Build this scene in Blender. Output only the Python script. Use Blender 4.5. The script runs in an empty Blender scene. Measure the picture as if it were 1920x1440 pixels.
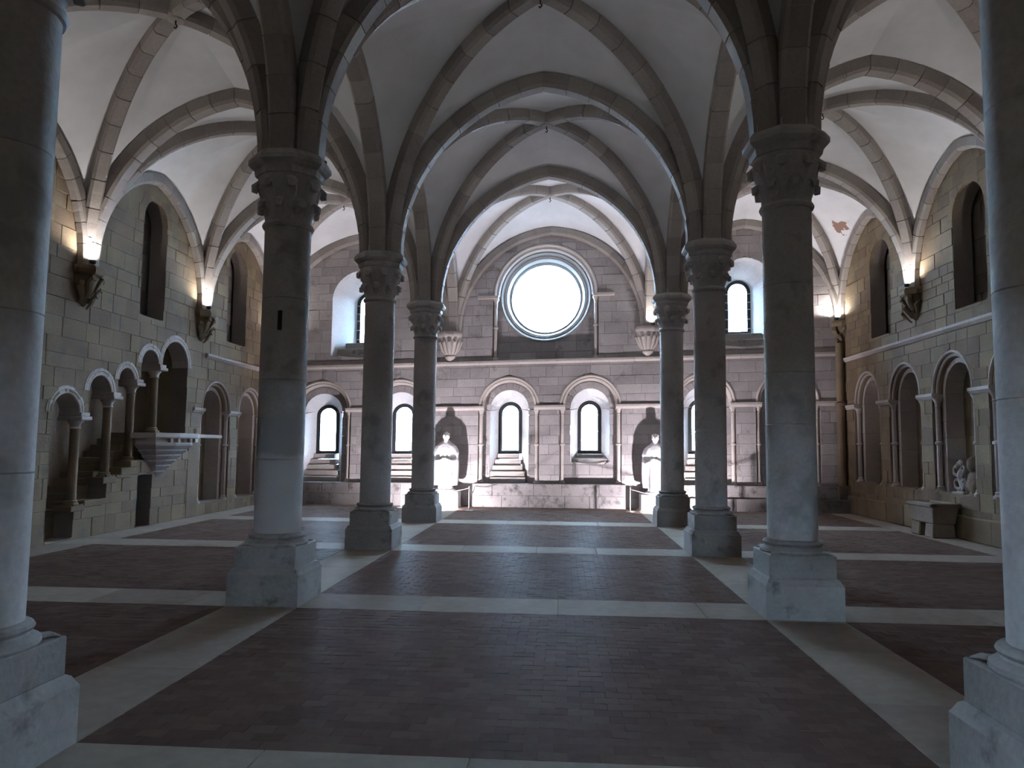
import bpy, bmesh, math, random
from math import sin, cos, pi, sqrt, acos, atan2, radians
import numpy as np

scene = bpy.context.scene
col = scene.collection
# ------------------------------------------------------------------ camera, sky, exposure
FPX, PITCH, YAW, ROLL = 1400.0, 0.0822, -0.0676, 0.011
CAM = np.array([0.49, 0.0, 2.4])
_fw = np.array([sin(YAW) * cos(PITCH), cos(YAW) * cos(PITCH), sin(PITCH)])
_rt = np.array([cos(YAW), -sin(YAW), 0.0]); _up = np.cross(_rt, _fw)
_r = cos(ROLL) * _rt + sin(ROLL) * _up; _u = -sin(ROLL) * _rt + cos(ROLL) * _up
from mathutils import Matrix, Vector
cd = bpy.data.cameras.new('camera'); cd.sensor_width = 36.0; cd.lens = 36.0 * FPX / 1920.0
cd.clip_start = 0.05; cd.clip_end = 500
cam = bpy.data.objects.new('camera', cd); col.objects.link(cam)
cam.matrix_world = Matrix(((_r[0], _u[0], -_fw[0], CAM[0]), (_r[1], _u[1], -_fw[1], CAM[1]), (_r[2], _u[2], -_fw[2], CAM[2]), (0, 0, 0, 1)))
scene.camera = cam
scene.view_settings.view_transform = 'Standard'
scene.view_settings.look = 'None'
scene.view_settings.gamma = 1.0
scene.view_settings.use_curve_mapping = False
scene.view_settings.exposure = -0.6
SKY = 190.0          # overcast daylight
LAMP = 1.05          # corbel uplights
FLOOD = 2.8         # statue floodlights
w = bpy.data.worlds.new('overcast_sky'); scene.world = w; w.use_nodes = True
bg = w.node_tree.nodes['Background']; bg.inputs[0].default_value = (0.47, 0.71, 1.0, 1); bg.inputs[1].default_value = SKY
cy = scene.cycles
cy.use_denoising = True
cy.max_bounces = 5; cy.diffuse_bounces = 4; cy.glossy_bounces = 2; cy.transparent_max_bounces = 6
cy.use_adaptive_sampling = True; cy.adaptive_threshold = 0.3; cy.adaptive_min_samples = 16; cy.light_sampling_threshold = 0.03
cy.caustics_reflective = False; cy.caustics_refractive = False
cy.sample_clamp_indirect = 6.0

def portal(loc, rot, sx, sy):
    l = bpy.data.lights.new('daylight_portal', 'AREA'); l.shape = 'RECTANGLE'; l.size = sx; l.size_y = sy
    l.cycles.is_portal = True
    o = bpy.data.objects.new('daylight_portal', l); o.location = loc; o.rotation_euler = rot; col.objects.link(o)

# ------------------------------------------------------------------ helpers
rng = random.Random(7)
ORG = {}
def dz(x, z): return 0.03 * x * min(1.0, max(z, 0.0) / 5.5)      # the hall leans: the right-hand side stands higher
def D(v): return (v[0], v[1], v[2] + dz(v[0], v[2]))
def finish(me, smooth):
    if smooth:
        me.shade_smooth()
        me.set_sharp_from_angle(angle=radians(38))
def mk(name, V, F, mat, parent=None, deform=True, smooth=False, loc=None):
    """one mesh object, vertices given in hall coordinates"""
    if deform: V = [D(v) for v in V]
    o0 = ORG[parent] if parent is not None else (loc or (0, 0, 0))
    V = [(v[0] - o0[0], v[1] - o0[1], v[2] - o0[2]) for v in V]
    me = bpy.data.meshes.new(name); me.from_pydata(V, [], F); me.update()
    if mat: me.materials.append(mat)
    finish(me, smooth)
    o = bpy.data.objects.new(name, me); col.objects.link(o)
    if parent is not None: o.parent = parent
    else: o.location = o0
    ORG[o] = o0
    return o
def empty(name, loc):
    o = bpy.data.objects.new(name, None); o.empty_display_size = 0.2; o.location = loc; col.objects.link(o); ORG[o] = tuple(loc)
    return o
def tag(o, label=None, cat=None, group=None, kind=None):
    if label: o['label'] = label
    if cat: o['category'] = cat
    if group: o['group'] = group
    if kind: o['kind'] = kind
    return o
class MB:
    def __init__(s): s.V = []; s.F = []
    def add(s, V, F):
        b = len(s.V); s.V += V; s.F += [tuple(i + b for i in f) for f in F]; return s
    def box(s, x0, x1, y0, y1, z0, z1): return s.add(*box(x0, x1, y0, y1, z0, z1))
    def mk(s, name, mat, parent=None, **k): return mk(name, s.V, s.F, mat, parent, **k)
def box(x0, x1, y0, y1, z0, z1):
    V = [(x, y, z) for z in (z0, z1) for y in (y0, y1) for x in (x0, x1)]
    return V, [(0, 2, 3, 1), (4, 5, 7, 6), (0, 1, 5, 4), (1, 3, 7, 5), (3, 2, 6, 7), (2, 0, 4, 6)]
def cbox(x0, x1, y0, y1, z0, z1, c=0.01):
    """box with all edges chamfered"""
    V = []; F = []
    xs, ys, zs = (x0, x1), (y0, y1), (z0, z1)
    idx = {}
    for i in (0, 1):
        for j in (0, 1):
            for k in (0, 1):
                sx, sy, sz = (1 - 2 * i) * c, (1 - 2 * j) * c, (1 - 2 * k) * c
                for a, p in enumerate(((xs[i], ys[j] + sy, zs[k] + sz), (xs[i] + sx, ys[j], zs[k] + sz), (xs[i] + sx, ys[j] + sy, zs[k]))):
                    idx[i, j, k, a] = len(V); V.append(p)
                F.append((idx[i, j, k, 0], idx[i, j, k, 1], idx[i, j, k, 2]))
    for i in (0, 1):
        F.append((idx[i, 0, 0, 0], idx[i, 1, 0, 0], idx[i, 1, 1, 0], idx[i, 0, 1, 0]))
        F.append((idx[0, i, 0, 1], idx[1, i, 0, 1], idx[1, i, 1, 1], idx[0, i, 1, 1]))
        F.append((idx[0, 0, i, 2], idx[1, 0, i, 2], idx[1, 1, i, 2], idx[0, 1, i, 2]))
    for i in (0, 1):
        for j in (0, 1):
            F.append((idx[i, j, 0, 0], idx[i, j, 1, 0], idx[i, j, 1, 1], idx[i, j, 0, 1]))
            F.append((idx[i, 0, j, 0], idx[i, 1, j, 0], idx[i, 1, j, 2], idx[i, 0, j, 2]))
            F.append((idx[0, i, j, 1], idx[1, i, j, 1], idx[1, i, j, 2], idx[0, i, j, 2]))
    return V, F
def lathe(prof, cx=0, cy=0, n=32, a0=0.0, a1=2 * pi, cap=True, phase=0.0):
    full = abs(a1 - a0 - 2 * pi) < 1e-6
    m = n if full else n + 1
    V = []; F = []
    for r, z in prof:
        for k in range(m):
            a = a0 + (a1 - a0) * k / n + phase
            V.append((cx + r * cos(a), cy + r * sin(a), z))
    for i in range(len(prof) - 1):
        for k in range(n):
            k2 = (k + 1) % m
            F.append((i * m + k, i * m + k2, (i + 1) * m + k2, (i + 1) * m + k))
    if cap:
        F.append(tuple(range(m))); F.append(tuple((len(prof) - 1) * m + k for k in range(m)))
    return V, F
def tube(pts, rad, n=8, cap=True, flat=None):
    P = [Vector(p) for p in pts]; V = []; F = []
    if not isinstance(rad, (list, tuple)): rad = [rad] * len(P)
    prev = None
    for i, p in enumerate(P):
        t = (P[min(i + 1, len(P) - 1)] - P[max(i - 1, 0)]).normalized()
        if prev is None:
            a = Vector((0, 0, 1)) if abs(t.z) < 0.9 else Vector((1, 0, 0))
            u = t.cross(a).normalized()
        else:
            u = (prev - t * prev.dot(t)).normalized()
        prev = u; v = t.cross(u)
        fl = flat[i] if flat else 1.0
        for k in range(n):
            a = 2 * pi * k / n
            V.append(tuple(p + u * (cos(a) * rad[i]) + v * (sin(a) * rad[i] * fl)))
    for i in range(len(P) - 1):
        for k in range(n):
            F.append((i * n + k, i * n + (k + 1) % n, (i + 1) * n + (k + 1) % n, (i + 1) * n + k))
    if cap: F.append(tuple(range(n))); F.append(tuple((len(P) - 1) * n + k for k in range(n)))
    return V, F
def ell(cx, cy, cz, rx, ry, rz, n=16, m=10):
    V = []; F = []
    for i in range(m + 1):
        t = pi * i / m
        for k in range(n):
            a = 2 * pi * k / n
            V.append((cx + rx * sin(t) * cos(a), cy + ry * sin(t) * sin(a), cz + rz * cos(t)))
    for i in range(m):
        for k in range(n):
            F.append((i * n + k, i * n + (k + 1) % n, (i + 1) * n + (k + 1) % n, (i + 1) * n + k))
    return V, F
def px(p):
    d = np.array(p) - CAM; z = d @ _fw
    if z < 0.3: return None
    return 960 + FPX * (d @ _r) / z, 720 - FPX * (d @ _u) / z
def seen_size(V):
    """how large a piece shows from where the photographer stands (0 = outside the frame)"""
    q = [px(v) for v in V]
    if any(a is None for a in q): return 0
    xs = [min(max(a[0], 0), 1920) for a in q]; ys = [min(max(a[1], 0), 1440) for a in q]
    return (max(xs) - min(xs)) * (max(ys) - min(ys))
def pieces(name, plist, mat, parent, limit, rest, smooth=False):
    """plist of (V, F): the largest in view become objects, the others one joined part"""
    sc = sorted(range(len(plist)), key=lambda i: -seen_size([D(v) for v in plist[i][0]]))
    for i in sc[:limit]: mk(name, plist[i][0], plist[i][1], mat, parent, smooth=smooth)
    if sc[limit:]:
        m = MB()
        for i in sc[limit:]: m.add(*plist[i])
        tag(m.mk(rest, mat, parent, smooth=smooth), kind='stuff')

# ------------------------------------------------------------------ materials
def mat_stone(name, base, var=0.25, hue=0.02, rough=0.85, scale=1.0, bump=0.25, stain=None, spec=0.25, big=0.5, fine=18.0):
    m = bpy.data.materials.new(name); m.use_nodes = True
    nt = m.node_tree; N = nt.nodes; L = nt.links; N.clear()
    out = N.new('ShaderNodeOutputMaterial'); b = N.new('ShaderNodeBsdfPrincipled')
    L.new(b.outputs[0], out.inputs[0])
    tc = N.new('ShaderNodeNewGeometry'); oi = N.new('ShaderNodeObjectInfo')
    add = N.new('ShaderNodeMath'); add.operation = 'ADD'; L.new(oi.outputs['Random'], add.inputs[0]); L.new(tc.outputs['Random Per Island'], add.inputs[1])
    fr = N.new('ShaderNodeMath'); fr.operation = 'FRACT'; L.new(add.outputs[0], fr.inputs[0])
    n1 = N.new('ShaderNodeTexNoise'); n1.inputs['Scale'].default_value = 0.9 * scale; n1.inputs['Detail'].default_value = 2
    n2 = N.new('ShaderNodeTexNoise'); n2.inputs['Scale'].default_value = fine * scale; n2.inputs['Detail'].default_value = 2
    L.new(tc.outputs['Position'], n1.inputs['Vector']); L.new(tc.outputs['Position'], n2.inputs['Vector'])
    # value factor = 1 + var*(rand-.5) + big*(n1-.5) + .3*(n2-.5)
    def mul(a, f, off):
        x = N.new('ShaderNodeMath'); x.operation = 'MULTIPLY_ADD'; L.new(a, x.inputs[0]); x.inputs[1].default_value = f; x.inputs[2].default_value = off; return x.outputs[0]
    s = N.new('ShaderNodeMath'); s.operation = 'ADD'; L.new(mul(fr.outputs[0], var, 1 - var / 2), s.inputs[0]); L.new(mul(n1.outputs[0], big, -big / 2), s.inputs[1])
    s2 = N.new('ShaderNodeMath'); s2.operation = 'ADD'; L.new(s.outputs[0], s2.inputs[0]); L.new(mul(n2.outputs[0], 0.35, -0.175), s2.inputs[1])
    hs = N.new('ShaderNodeHueSaturation'); hs.inputs['Color'].default_value = (*base, 1)
    L.new(s2.outputs[0], hs.inputs['Value']); L.new(mul(fr.outputs[0], hue, 0.5 - hue / 2), hs.inputs['Hue'])
    c = hs.outputs[0]
    if stain:
        n3 = N.new('ShaderNodeTexNoise'); n3.inputs['Scale'].default_value = stain[1]; n3.inputs['Detail'].default_value = 4; n3.inputs['Roughness'].default_value = 0.65
        L.new(tc.outputs['Position'], n3.inputs['Vector'])
        rp = N.new('ShaderNodeValToRGB'); rp.color_ramp.elements[0].position = stain[2]; rp.color_ramp.elements[1].position = stain[2] + stain[3]
        L.new(n3.outputs[0], rp.inputs[0])
        mx = N.new('ShaderNodeMix'); mx.data_type = 'RGBA'; L.new(rp.outputs[0], mx.inputs['Factor']); L.new(c, mx.inputs['A']); mx.inputs['B'].default_value = (*stain[0], 1)
        c = mx.outputs['Result']
    L.new(c, b.inputs['Base Color'])
    b.inputs['Roughness'].default_value = rough; b.inputs['Specular IOR Level'].default_value = spec
    if bump:
        bp = N.new('ShaderNodeBump'); bp.inputs['Strength'].default_value = bump; bp.inputs['Distance'].default_value = 0.02
        L.new(n2.outputs[0], bp.inputs['Height']); L.new(bp.outputs[0], b.inputs['Normal'])
    m['_c'] = 1
    return m
def mat_plain(name, base, rough=0.6, metal=0.0, noise=0.12, nscale=30, spec=0.4):
    m = bpy.data.materials.new(name); m.use_nodes = True
    nt = m.node_tree; N = nt.nodes; L = nt.links; b = N['Principled BSDF']
    tc = N.new('ShaderNodeNewGeometry'); n = N.new('ShaderNodeTexNoise'); n.inputs['Scale'].default_value = nscale
    L.new(tc.outputs['Position'], n.inputs['Vector'])
    x = N.new('ShaderNodeMath'); x.operation = 'MULTIPLY_ADD'; L.new(n.outputs[0], x.inputs[0]); x.inputs[1].default_value = noise * 2; x.inputs[2].default_value = 1 - noise
    hs = N.new('ShaderNodeHueSaturation'); hs.inputs['Color'].default_value = (*base, 1); L.new(x.outputs[0], hs.inputs['Value'])
    L.new(hs.outputs[0], b.inputs['Base Color']); b.inputs['Roughness'].default_value = rough; b.inputs['Metallic'].default_value = metal
    b.inputs['Specular IOR Level'].default_value = spec
    return m
def mat_glass(name):
    m = bpy.data.materials.new(name); m.use_nodes = True
    nt = m.node_tree; N = nt.nodes; L = nt.links; N.clear()
    out = N.new('ShaderNodeOutputMaterial'); t = N.new('ShaderNodeBsdfTransparent'); g = N.new('ShaderNodeBsdfGlossy'); mx = N.new('ShaderNodeMixShader')
    n = N.new('ShaderNodeTexNoise'); n.inputs['Scale'].default_value = 3.0
    cr = N.new('ShaderNodeValToRGB'); cr.color_ramp.elements[0].color = (0.86, 0.92, 0.94, 1); cr.color_ramp.elements[1].color = (0.97, 0.99, 1, 1)
    L.new(n.outputs[0], cr.inputs[0]); L.new(cr.outputs[0], t.inputs[0]); g.inputs['Roughness'].default_value = 0.1
    mx.inputs[0].default_value = 0.05; L.new(t.outputs[0], mx.inputs[1]); L.new(g.outputs[0], mx.inputs[2]); L.new(mx.outputs[0], out.inputs[0])
    return m
def mat_emit(name, c, s):
    m = bpy.data.materials.new(name); m.use_nodes = True
    nt = m.node_tree; N = nt.nodes; L = nt.links; N.clear()
    out = N.new('ShaderNodeOutputMaterial'); e = N.new('ShaderNodeEmission'); e.inputs[0].default_value = (*c, 1); e.inputs[1].default_value = s
    L.new(e.outputs[0], out.inputs[0]); return m
def mat_plaster(name, base):
    m = bpy.data.materials.new(name); m.use_nodes = True
    nt = m.node_tree; N = nt.nodes; L = nt.links; b = N['Principled BSDF']
    tc = N.new('ShaderNodeNewGeometry')
    n = N.new('ShaderNodeTexNoise'); n.inputs['Scale'].default_value = 0.8; n.inputs['Detail'].default_value = 3; n.inputs['Roughness'].default_value = 0.6
    L.new(tc.outputs['Position'], n.inputs['Vector'])
    r = N.new('ShaderNodeValToRGB'); r.color_ramp.elements[0].position = 0.3; r.color_ramp.elements[0].color = (base[0] * .84, base[1] * .84, base[2] * .83, 1)
    r.color_ramp.elements[1].position = 0.7; r.color_ramp.elements[1].color = (*base, 1)
    L.new(n.outputs[0], r.inputs[0])
    # flaked patches where the plaster has come off, above the far corner of the aisle on the right
    def patch(center, size, thr, nscale):
        v = N.new('ShaderNodeVectorMath'); v.operation = 'DISTANCE'; L.new(tc.outputs['Position'], v.inputs[0]); v.inputs[1].default_value = center
        k = N.new('ShaderNodeMath'); k.operation = 'DIVIDE'; L.new(v.outputs['Value'], k.inputs[0]); k.inputs[1].default_value = size
        q = N.new('ShaderNodeTexNoise'); q.inputs['Scale'].default_value = nscale; q.inputs['Detail'].default_value = 4; L.new(tc.outputs['Position'], q.inputs['Vector'])
        s = N.new('ShaderNodeMath'); s.operation = 'MULTIPLY_ADD'; L.new(q.outputs[0], s.inputs[0]); s.inputs[1].default_value = 1.6; s.inputs[2].default_value = thr
        lt = N.new('ShaderNodeMath'); lt.operation = 'LESS_THAN'; L.new(k.outputs[0], lt.inputs[0]); L.new(s.outputs[0], lt.inputs[1])
        return lt.outputs[0]
    c = r.outputs[0]
    for ctr, size, thr, ns, cc in (((10.85, 28.05, 10.68), 0.55, -0.28, 5.0, (0.36, 0.22, 0.17)), ((11.2, 27.95, 10.2), 0.45, -0.46, 8.0, (0.2, 0.17, 0.15))):
        mx = N.new('ShaderNodeMix'); mx.data_type = 'RGBA'; L.new(patch(ctr, size, thr, ns), mx.inputs['Factor']); L.new(c, mx.inputs['A']); mx.inputs['B'].default_value = (*cc, 1)
        c = mx.outputs['Result']
    L.new(c, b.inputs['Base Color']); b.inputs['Roughness'].default_value = 0.9; b.inputs['Specular IOR Level'].default_value = 0.2
    n2 = N.new('ShaderNodeTexNoise'); n2.inputs['Scale'].default_value = 9; n2.inputs['Detail'].default_value = 2; L.new(tc.outputs['Position'], n2.inputs['Vector'])
    bp = N.new('ShaderNodeBump'); bp.inputs['Strength'].default_value = 0.15; bp.inputs['Distance'].default_value = 0.03; L.new(n2.outputs[0], bp.inputs['Height']); L.new(bp.outputs[0], b.inputs['Normal'])
    return m

M_REVEAL = mat_stone('whitewashed_reveal', (0.70, 0.67, 0.66), var=0.04, big=0.3, stain=((0.45, 0.41, 0.38), 1.8, 0.62, 0.2))
M_BLOCK = mat_stone('pink_limestone_ashlar', (0.385, 0.35, 0.34), var=0.30, hue=0.03, big=0.7, stain=((0.15, 0.125, 0.11), 1.6, 0.58, 0.2))
M_MORTAR = mat_stone('lime_mortar', (0.22, 0.185, 0.16), var=0.05, big=0.5)
M_SIDE = mat_stone('ochre_limestone_ashlar', (0.215, 0.16, 0.102), var=0.28, hue=0.022, big=0.8, stain=((0.13, 0.11, 0.09), 1.4, 0.56, 0.2))
M_BLOCKING_SHADE = mat_stone('recess_shaded_masonry', (0.17, 0.145, 0.12), var=0.4, big=0.7)  # darker colour puts in the shade at the back of the deep window recesses
M_ROSE = mat_stone('weathered_rose_stone', (0.30, 0.285, 0.275), var=0.1, big=0.4)
M_BENCH = mat_stone('stained_bench_stone', (0.27, 0.245, 0.235), var=0.25, big=0.9, stain=((0.11, 0.10, 0.095), 2.6, 0.52, 0.16))
M_TRIM = mat_stone('pale_dressed_limestone', (0.52, 0.46, 0.42), var=0.15, big=0.35)
M_RIB = mat_stone('buff_rib_stone', (0.35, 0.31, 0.28), var=0.3, hue=0.03, big=0.5)
M_COL = mat_stone('grey_column_limestone', (0.54, 0.51, 0.495), var=0.12, big=0.5, stain=((0.36, 0.34, 0.325), 1.1, 0.54, 0.12))
M_BASE = mat_stone('weathered_plinth_stone', (0.36, 0.335, 0.315), var=0.15, big=0.7, bump=0.5, stain=((0.12, 0.11, 0.10), 2.2, 0.55, 0.18))
M_WEB = mat_plaster('whitewashed_plaster', (0.84, 0.835, 0.85))
M_TILE = mat_stone('terracotta_floor_tile', (0.145, 0.10, 0.082), var=0.28, hue=0.02, rough=0.45, big=0.5, bump=0.10, spec=0.001, fine=9)
M_BED = mat_plain('brown_grout', (0.15, 0.107, 0.098), rough=0.8)
M_SLAB = mat_stone('polished_limestone_slab', (0.36, 0.31, 0.26), var=0.18, hue=0.015, rough=0.55, big=0.35, bump=0.06, spec=0.003, fine=6)
M_DARKIRON = mat_plain('dark_green_iron', (0.03, 0.035, 0.037), rough=0.5)
M_PALEBAR = mat_plain('pale_glazing_bar', (0.55, 0.58, 0.6), rough=0.6)
M_TEAL = mat_plain('dark_teal_metal', (0.06, 0.10, 0.12), rough=0.5)
M_GLASS = mat_glass('clear_window_glass')
M_WHITE = mat_plain('white_statue_plaster', (0.80, 0.78, 0.78), rough=0.55, noise=0.05, nscale=6)
M_PED = mat_plain('white_painted_pedestal', (0.8, 0.78, 0.77), rough=0.6, noise=0.04, nscale=5)
M_STEEL = mat_plain('brushed_steel', (0.5, 0.5, 0.51), rough=0.35, metal=0.8)
M_ROPE = mat_plain('grey_rope', (0.3, 0.29, 0.3), rough=0.8)
M_LAMPBODY = mat_plain('black_lamp_housing', (0.02, 0.02, 0.022), rough=0.5)
M_LENS = mat_emit('lamp_lens', (1.0, 0.88, 0.86), 60.0)
M_IRON = mat_plain('black_iron', (0.015, 0.014, 0.014), rough=0.6)
M_OPENING_DARK = mat_plain('opening_shade_black', (0.02, 0.015, 0.012), rough=0.6, noise=0.3, nscale=4)  # near-black colour standing in for the unlit depth of an opening
M_GROUND = mat_stone('courtyard_gravel', (0.78, 0.77, 0.75), var=0.1)
M_BOUNCE = mat_stone('warm_bounce_stone', (0.72, 0.55, 0.36), var=0.1)  # warm colour meant to tint the light entering the doorway
M_TROUGH = mat_stone('brown_weathered_stone', (0.27, 0.215, 0.165), var=0.1, big=0.8, bump=0.6)

# ------------------------------------------------------------------ hall dimensions
XW = 11.4; XC = 3.906
YL = [-0.665, 5.396, 11.46, 17.525, 23.59, 29.70]
YE = YL[-1]; YB = YL[0]
ZS = 7.05; ZTOP = 12.7
END = lambda u, d, z: (u, YE + d, z)
RGT = lambda u, d, z: (XW + d, u, z)
LFT = lambda u, d, z: (-XW - d, u, z)

# ------------------------------------------------------------------ laying stones round openings
class Arch:
    """round-headed opening: centre c, half width r, sill zb, springing zs"""
    def __init__(s, c, r, zs, zb, ra=None): s.c, s.r, s.zs, s.zb, s.ra = c, r, zs, zb, ra or r
    def w(s, z):
        if z < s.zb - 1e-6: return None
        if z <= s.zs: return s.r
        t = s.ra ** 2 - (z - s.zs) ** 2
        return sqrt(t) if t > 0 else None
    def top(s): return s.zs + s.ra
class Round:
    def __init__(s, c, r, z): s.c, s.r, s.z, s.zb = c, r, z, z - r
    def w(s, z):
        t = s.r ** 2 - (z - s.z) ** 2
        return sqrt(t) if t > 0 else None
    def top(s): return s.z + s.r
def course_list(z0, z1, h, rg, jit=0.18):
    zs = [z0]
    while zs[-1] < z1 - h * 0.6: zs.append(zs[-1] + h * rg.uniform(1 - jit, 1 + jit))
    zs[-1] = z1 if z1 - zs[-1] < h * 0.6 else zs[-1]
    return zs
def lay(xmin, xmax, zs, ops, blen, rg, K=4, whole=False):
    """-> list of polygons [(u,z)..]; xmin/xmax functions of z giving the field, ops openings"""
    out = []
    for z0, z1 in zip(zs[:-1], zs[1:]):
        lv = [z0 + (z1 - z0) * k / (K - 1) for k in range(K)]
        lo = [xmin(z) for z in lv]; hi = [xmax(z) for z in lv]
        ok = [a is not None and b is not None and b > a for a, b in zip(lo, hi)]
        if not any(ok): continue
        vals = [(a, b) for a, b, k in zip(lo, hi, ok) if k]
        mid = (vals[0][0] + vals[0][1]) / 2
        lo = [a if k else mid for a, k in zip(lo, ok)]; hi = [b if k else mid for b, k in zip(hi, ok)]
        X0, X1 = min(lo), max(hi)
        cut = sorted(o.c for o in ops if any(o.w(z) for z in lv) and X0 < o.c < X1)
        js = [X0]
        if whole: js += cut
        else:
            x = X0 + blen * rg.uniform(0.35, 1.0)
            allj = []
            while x < X1 - blen * 0.35: allj.append(x); x += blen * rg.uniform(0.6, 1.4)
            js = sorted([X0] + [j for j in allj if all(abs(j - c) > 0.02 for c in cut)] + cut)
        js.append(X1)
        for xl, xr in zip(js[:-1], js[1:]):
            L = []; R = []
            for k, z in enumerate(lv):
                a, b = max(xl, lo[k]), min(xr, hi[k])
                for o in ops:
                    ww = o.w(z)
                    if not ww: continue
                    if o.c <= xl + 1e-6: a = max(a, o.c + ww)
                    elif o.c >= xr - 1e-6: b = min(b, o.c - ww)
                if b < a: a = b = (xl if abs(a - xl) < abs(b - xr) else xr) if False else (a + b) / 2
                L.append((a, z)); R.append((b, z))
            wid = [R[k][0] - L[k][0] for k in range(K)]
            if max(wid) < 0.05: continue
            # trim empty levels at either end
            ks = [k for k in range(K) if wid[k] > 1e-4]
            k0, k1 = max(min(ks) - 1, 0), min(max(ks) + 1, K - 1)
            if k1 <= k0: continue
            out.append(L[k0:k1 + 1] + R[k0:k1 + 1][::-1])
    return out
def shrink(poly, g):
    cx = sum(p[0] for p in poly) / len(poly); cz = sum(p[1] for p in poly) / len(poly)
    w_ = max(p[0] for p in poly) - min(p[0] for p in poly); h_ = max(p[1] for p in poly) - min(p[1] for p in poly)
    fx = max(0.2, 1 - 2 * g / max(w_, 1e-3)); fz = max(0.2, 1 - 2 * g / max(h_, 1e-3))
    return [(cx + (p[0] - cx) * fx, cz + (p[1] - cz) * fz) for p in poly]
def stone(poly, mp, d0, proud, gap=0.0045, bev=0.006):
    a = shrink(poly, gap); b = shrink(poly, gap + bev); n = len(poly)
    V = [mp(u, d0 + 0.03, z) for u, z in a] + [mp(u, d0 - proud + bev, z) for u, z in a] + [mp(u, d0 - proud, z) for u, z in b]
    F = [tuple(range(2 * n, 3 * n))]
    for i in range(n):
        j = (i + 1) % n
        F += [(i, j, n + j, n + i), (n + i, n + j, 2 * n + j, 2 * n + i)]
    return V, F
def stones(polys, mp, d0, rg, proud=(0.006, 0.024)):
    return [stone(p, mp, d0, rg.uniform(*proud)) for p in polys]
def core(polys, mp, d0, d1):
    m = MB()
    for p in polys:
        n = len(p); V = [mp(u, d0, z) for u, z in p] + [mp(u, d1, z) for u, z in p]
        m.add(V, [tuple(range(n)), tuple(range(n, 2 * n))] + [(i, (i + 1) % n, n + (i + 1) % n, n + i) for i in range(n)])
    return m
def outline(c, r, zs, zb, n=20, rz=None):
    rz = rz or r
    return [(c - r, zb)] + [(c - r * cos(pi * k / n), zs + rz * sin(pi * k / n)) for k in range(n + 1)] + [(c + r, zb)]
def loft(A, dA, B, dB, mp, bottom=False):
    n = len(A)
    V = [mp(u, dA, z) for u, z in A] + [mp(u, dB, z) for u, z in B]
    F = [(i, i + 1, n + i + 1, n + i) for i in range(n - 1)]
    if bottom: F.append((n - 1, 0, n, 2 * n - 1))
    return V, F
def ring_mould(mp, c, zs, prof, n=24, a0=0.0, a1=pi):
    V = []; F = []; m = len(prof)
    for k in range(n + 1):
        a = a0 + (a1 - a0) * k / n
        for r, d in prof: V.append(mp(c - r * cos(a), d, zs + r * sin(a)))
    for k in range(n):
        for i in range(m):
            F.append((k * m + i, k * m + (i + 1) % m, (k + 1) * m + (i + 1) % m, (k + 1) * m + i))
    F += [tuple(range(m)), tuple(n * m + i for i in range(m))]
    return V, F
def voussoirs_ring(mp, c, zs, r0, r1, d0, d1, n, rg, a0=0.0, a1=pi):
    out = []
    for k in range(n):
        b0 = a0 + (a1 - a0) * k / n + 0.006; b1 = a0 + (a1 - a0) * (k + 1) / n - 0.006
        pr = rg.uniform(0, 0.012)
        V = []; S = 3
        for j in range(S + 1):
            a = b0 + (b1 - b0) * j / S
            for r, d in ((r0, d1), (r0, d0 - pr), (r1, d0 - pr), (r1, d1)): V.append(mp(c - r * cos(a), d, zs + r * sin(a)))
        F = [(j * 4 + i, j * 4 + (i + 1) % 4, j * 4 + 4 + (i + 1) % 4, j * 4 + 4 + i) for j in range(S) for i in range(4)] + [(0, 1, 2, 3), (S * 4, S * 4 + 1, S * 4 + 2, S * 4 + 3)]
        out.append((V, F))
    return out
def roll(r, d, rad, n=7):
    return [(r + rad * cos(2 * pi * k / n), d + rad * sin(2 * pi * k / n)) for k in range(n)]
def colonnette(parent, mp, u, d, z0, z1, r=0.075, ringz=None, mat=None):
    """small engaged column: base, shaft, ring, capital, each a part under one colonnette"""
    mat = mat or M_TRIM
    x, y, _ = mp(u, d, 0)
    P = mk('colonnette', *lathe([(r, z0 + 0.16), (r, z1 - 0.22)], x, y, 12), mat, parent, smooth=True)
    mk('base', *lathe([(r * 1.9, z0), (r * 1.9, z0 + 0.05), (r * 1.55, z0 + 0.08), (r * 1.3, z0 + 0.11), (r * 1.4, z0 + 0.14), (r, z0 + 0.17)], x, y, 12), mat, P, smooth=True)
    mk('capital', *lathe([(r, z1 - 0.23), (r * 1.3, z1 - 0.215), (r * 1.05, z1 - 0.19), (r * 1.25, z1 - 0.1), (r * 1.9, z1 - 0.02), (r * 1.9, z1)], x, y, 12), mat, P, smooth=True)
    if ringz:
        mk('shaft_ring', *lathe([(r, ringz - 0.05), (r * 1.5, ringz - 0.03), (r * 1.55, ringz), (r * 1.5, ringz + 0.03), (r, ringz + 0.05)], x, y, 12), mat, P, smooth=True)
    return P

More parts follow.
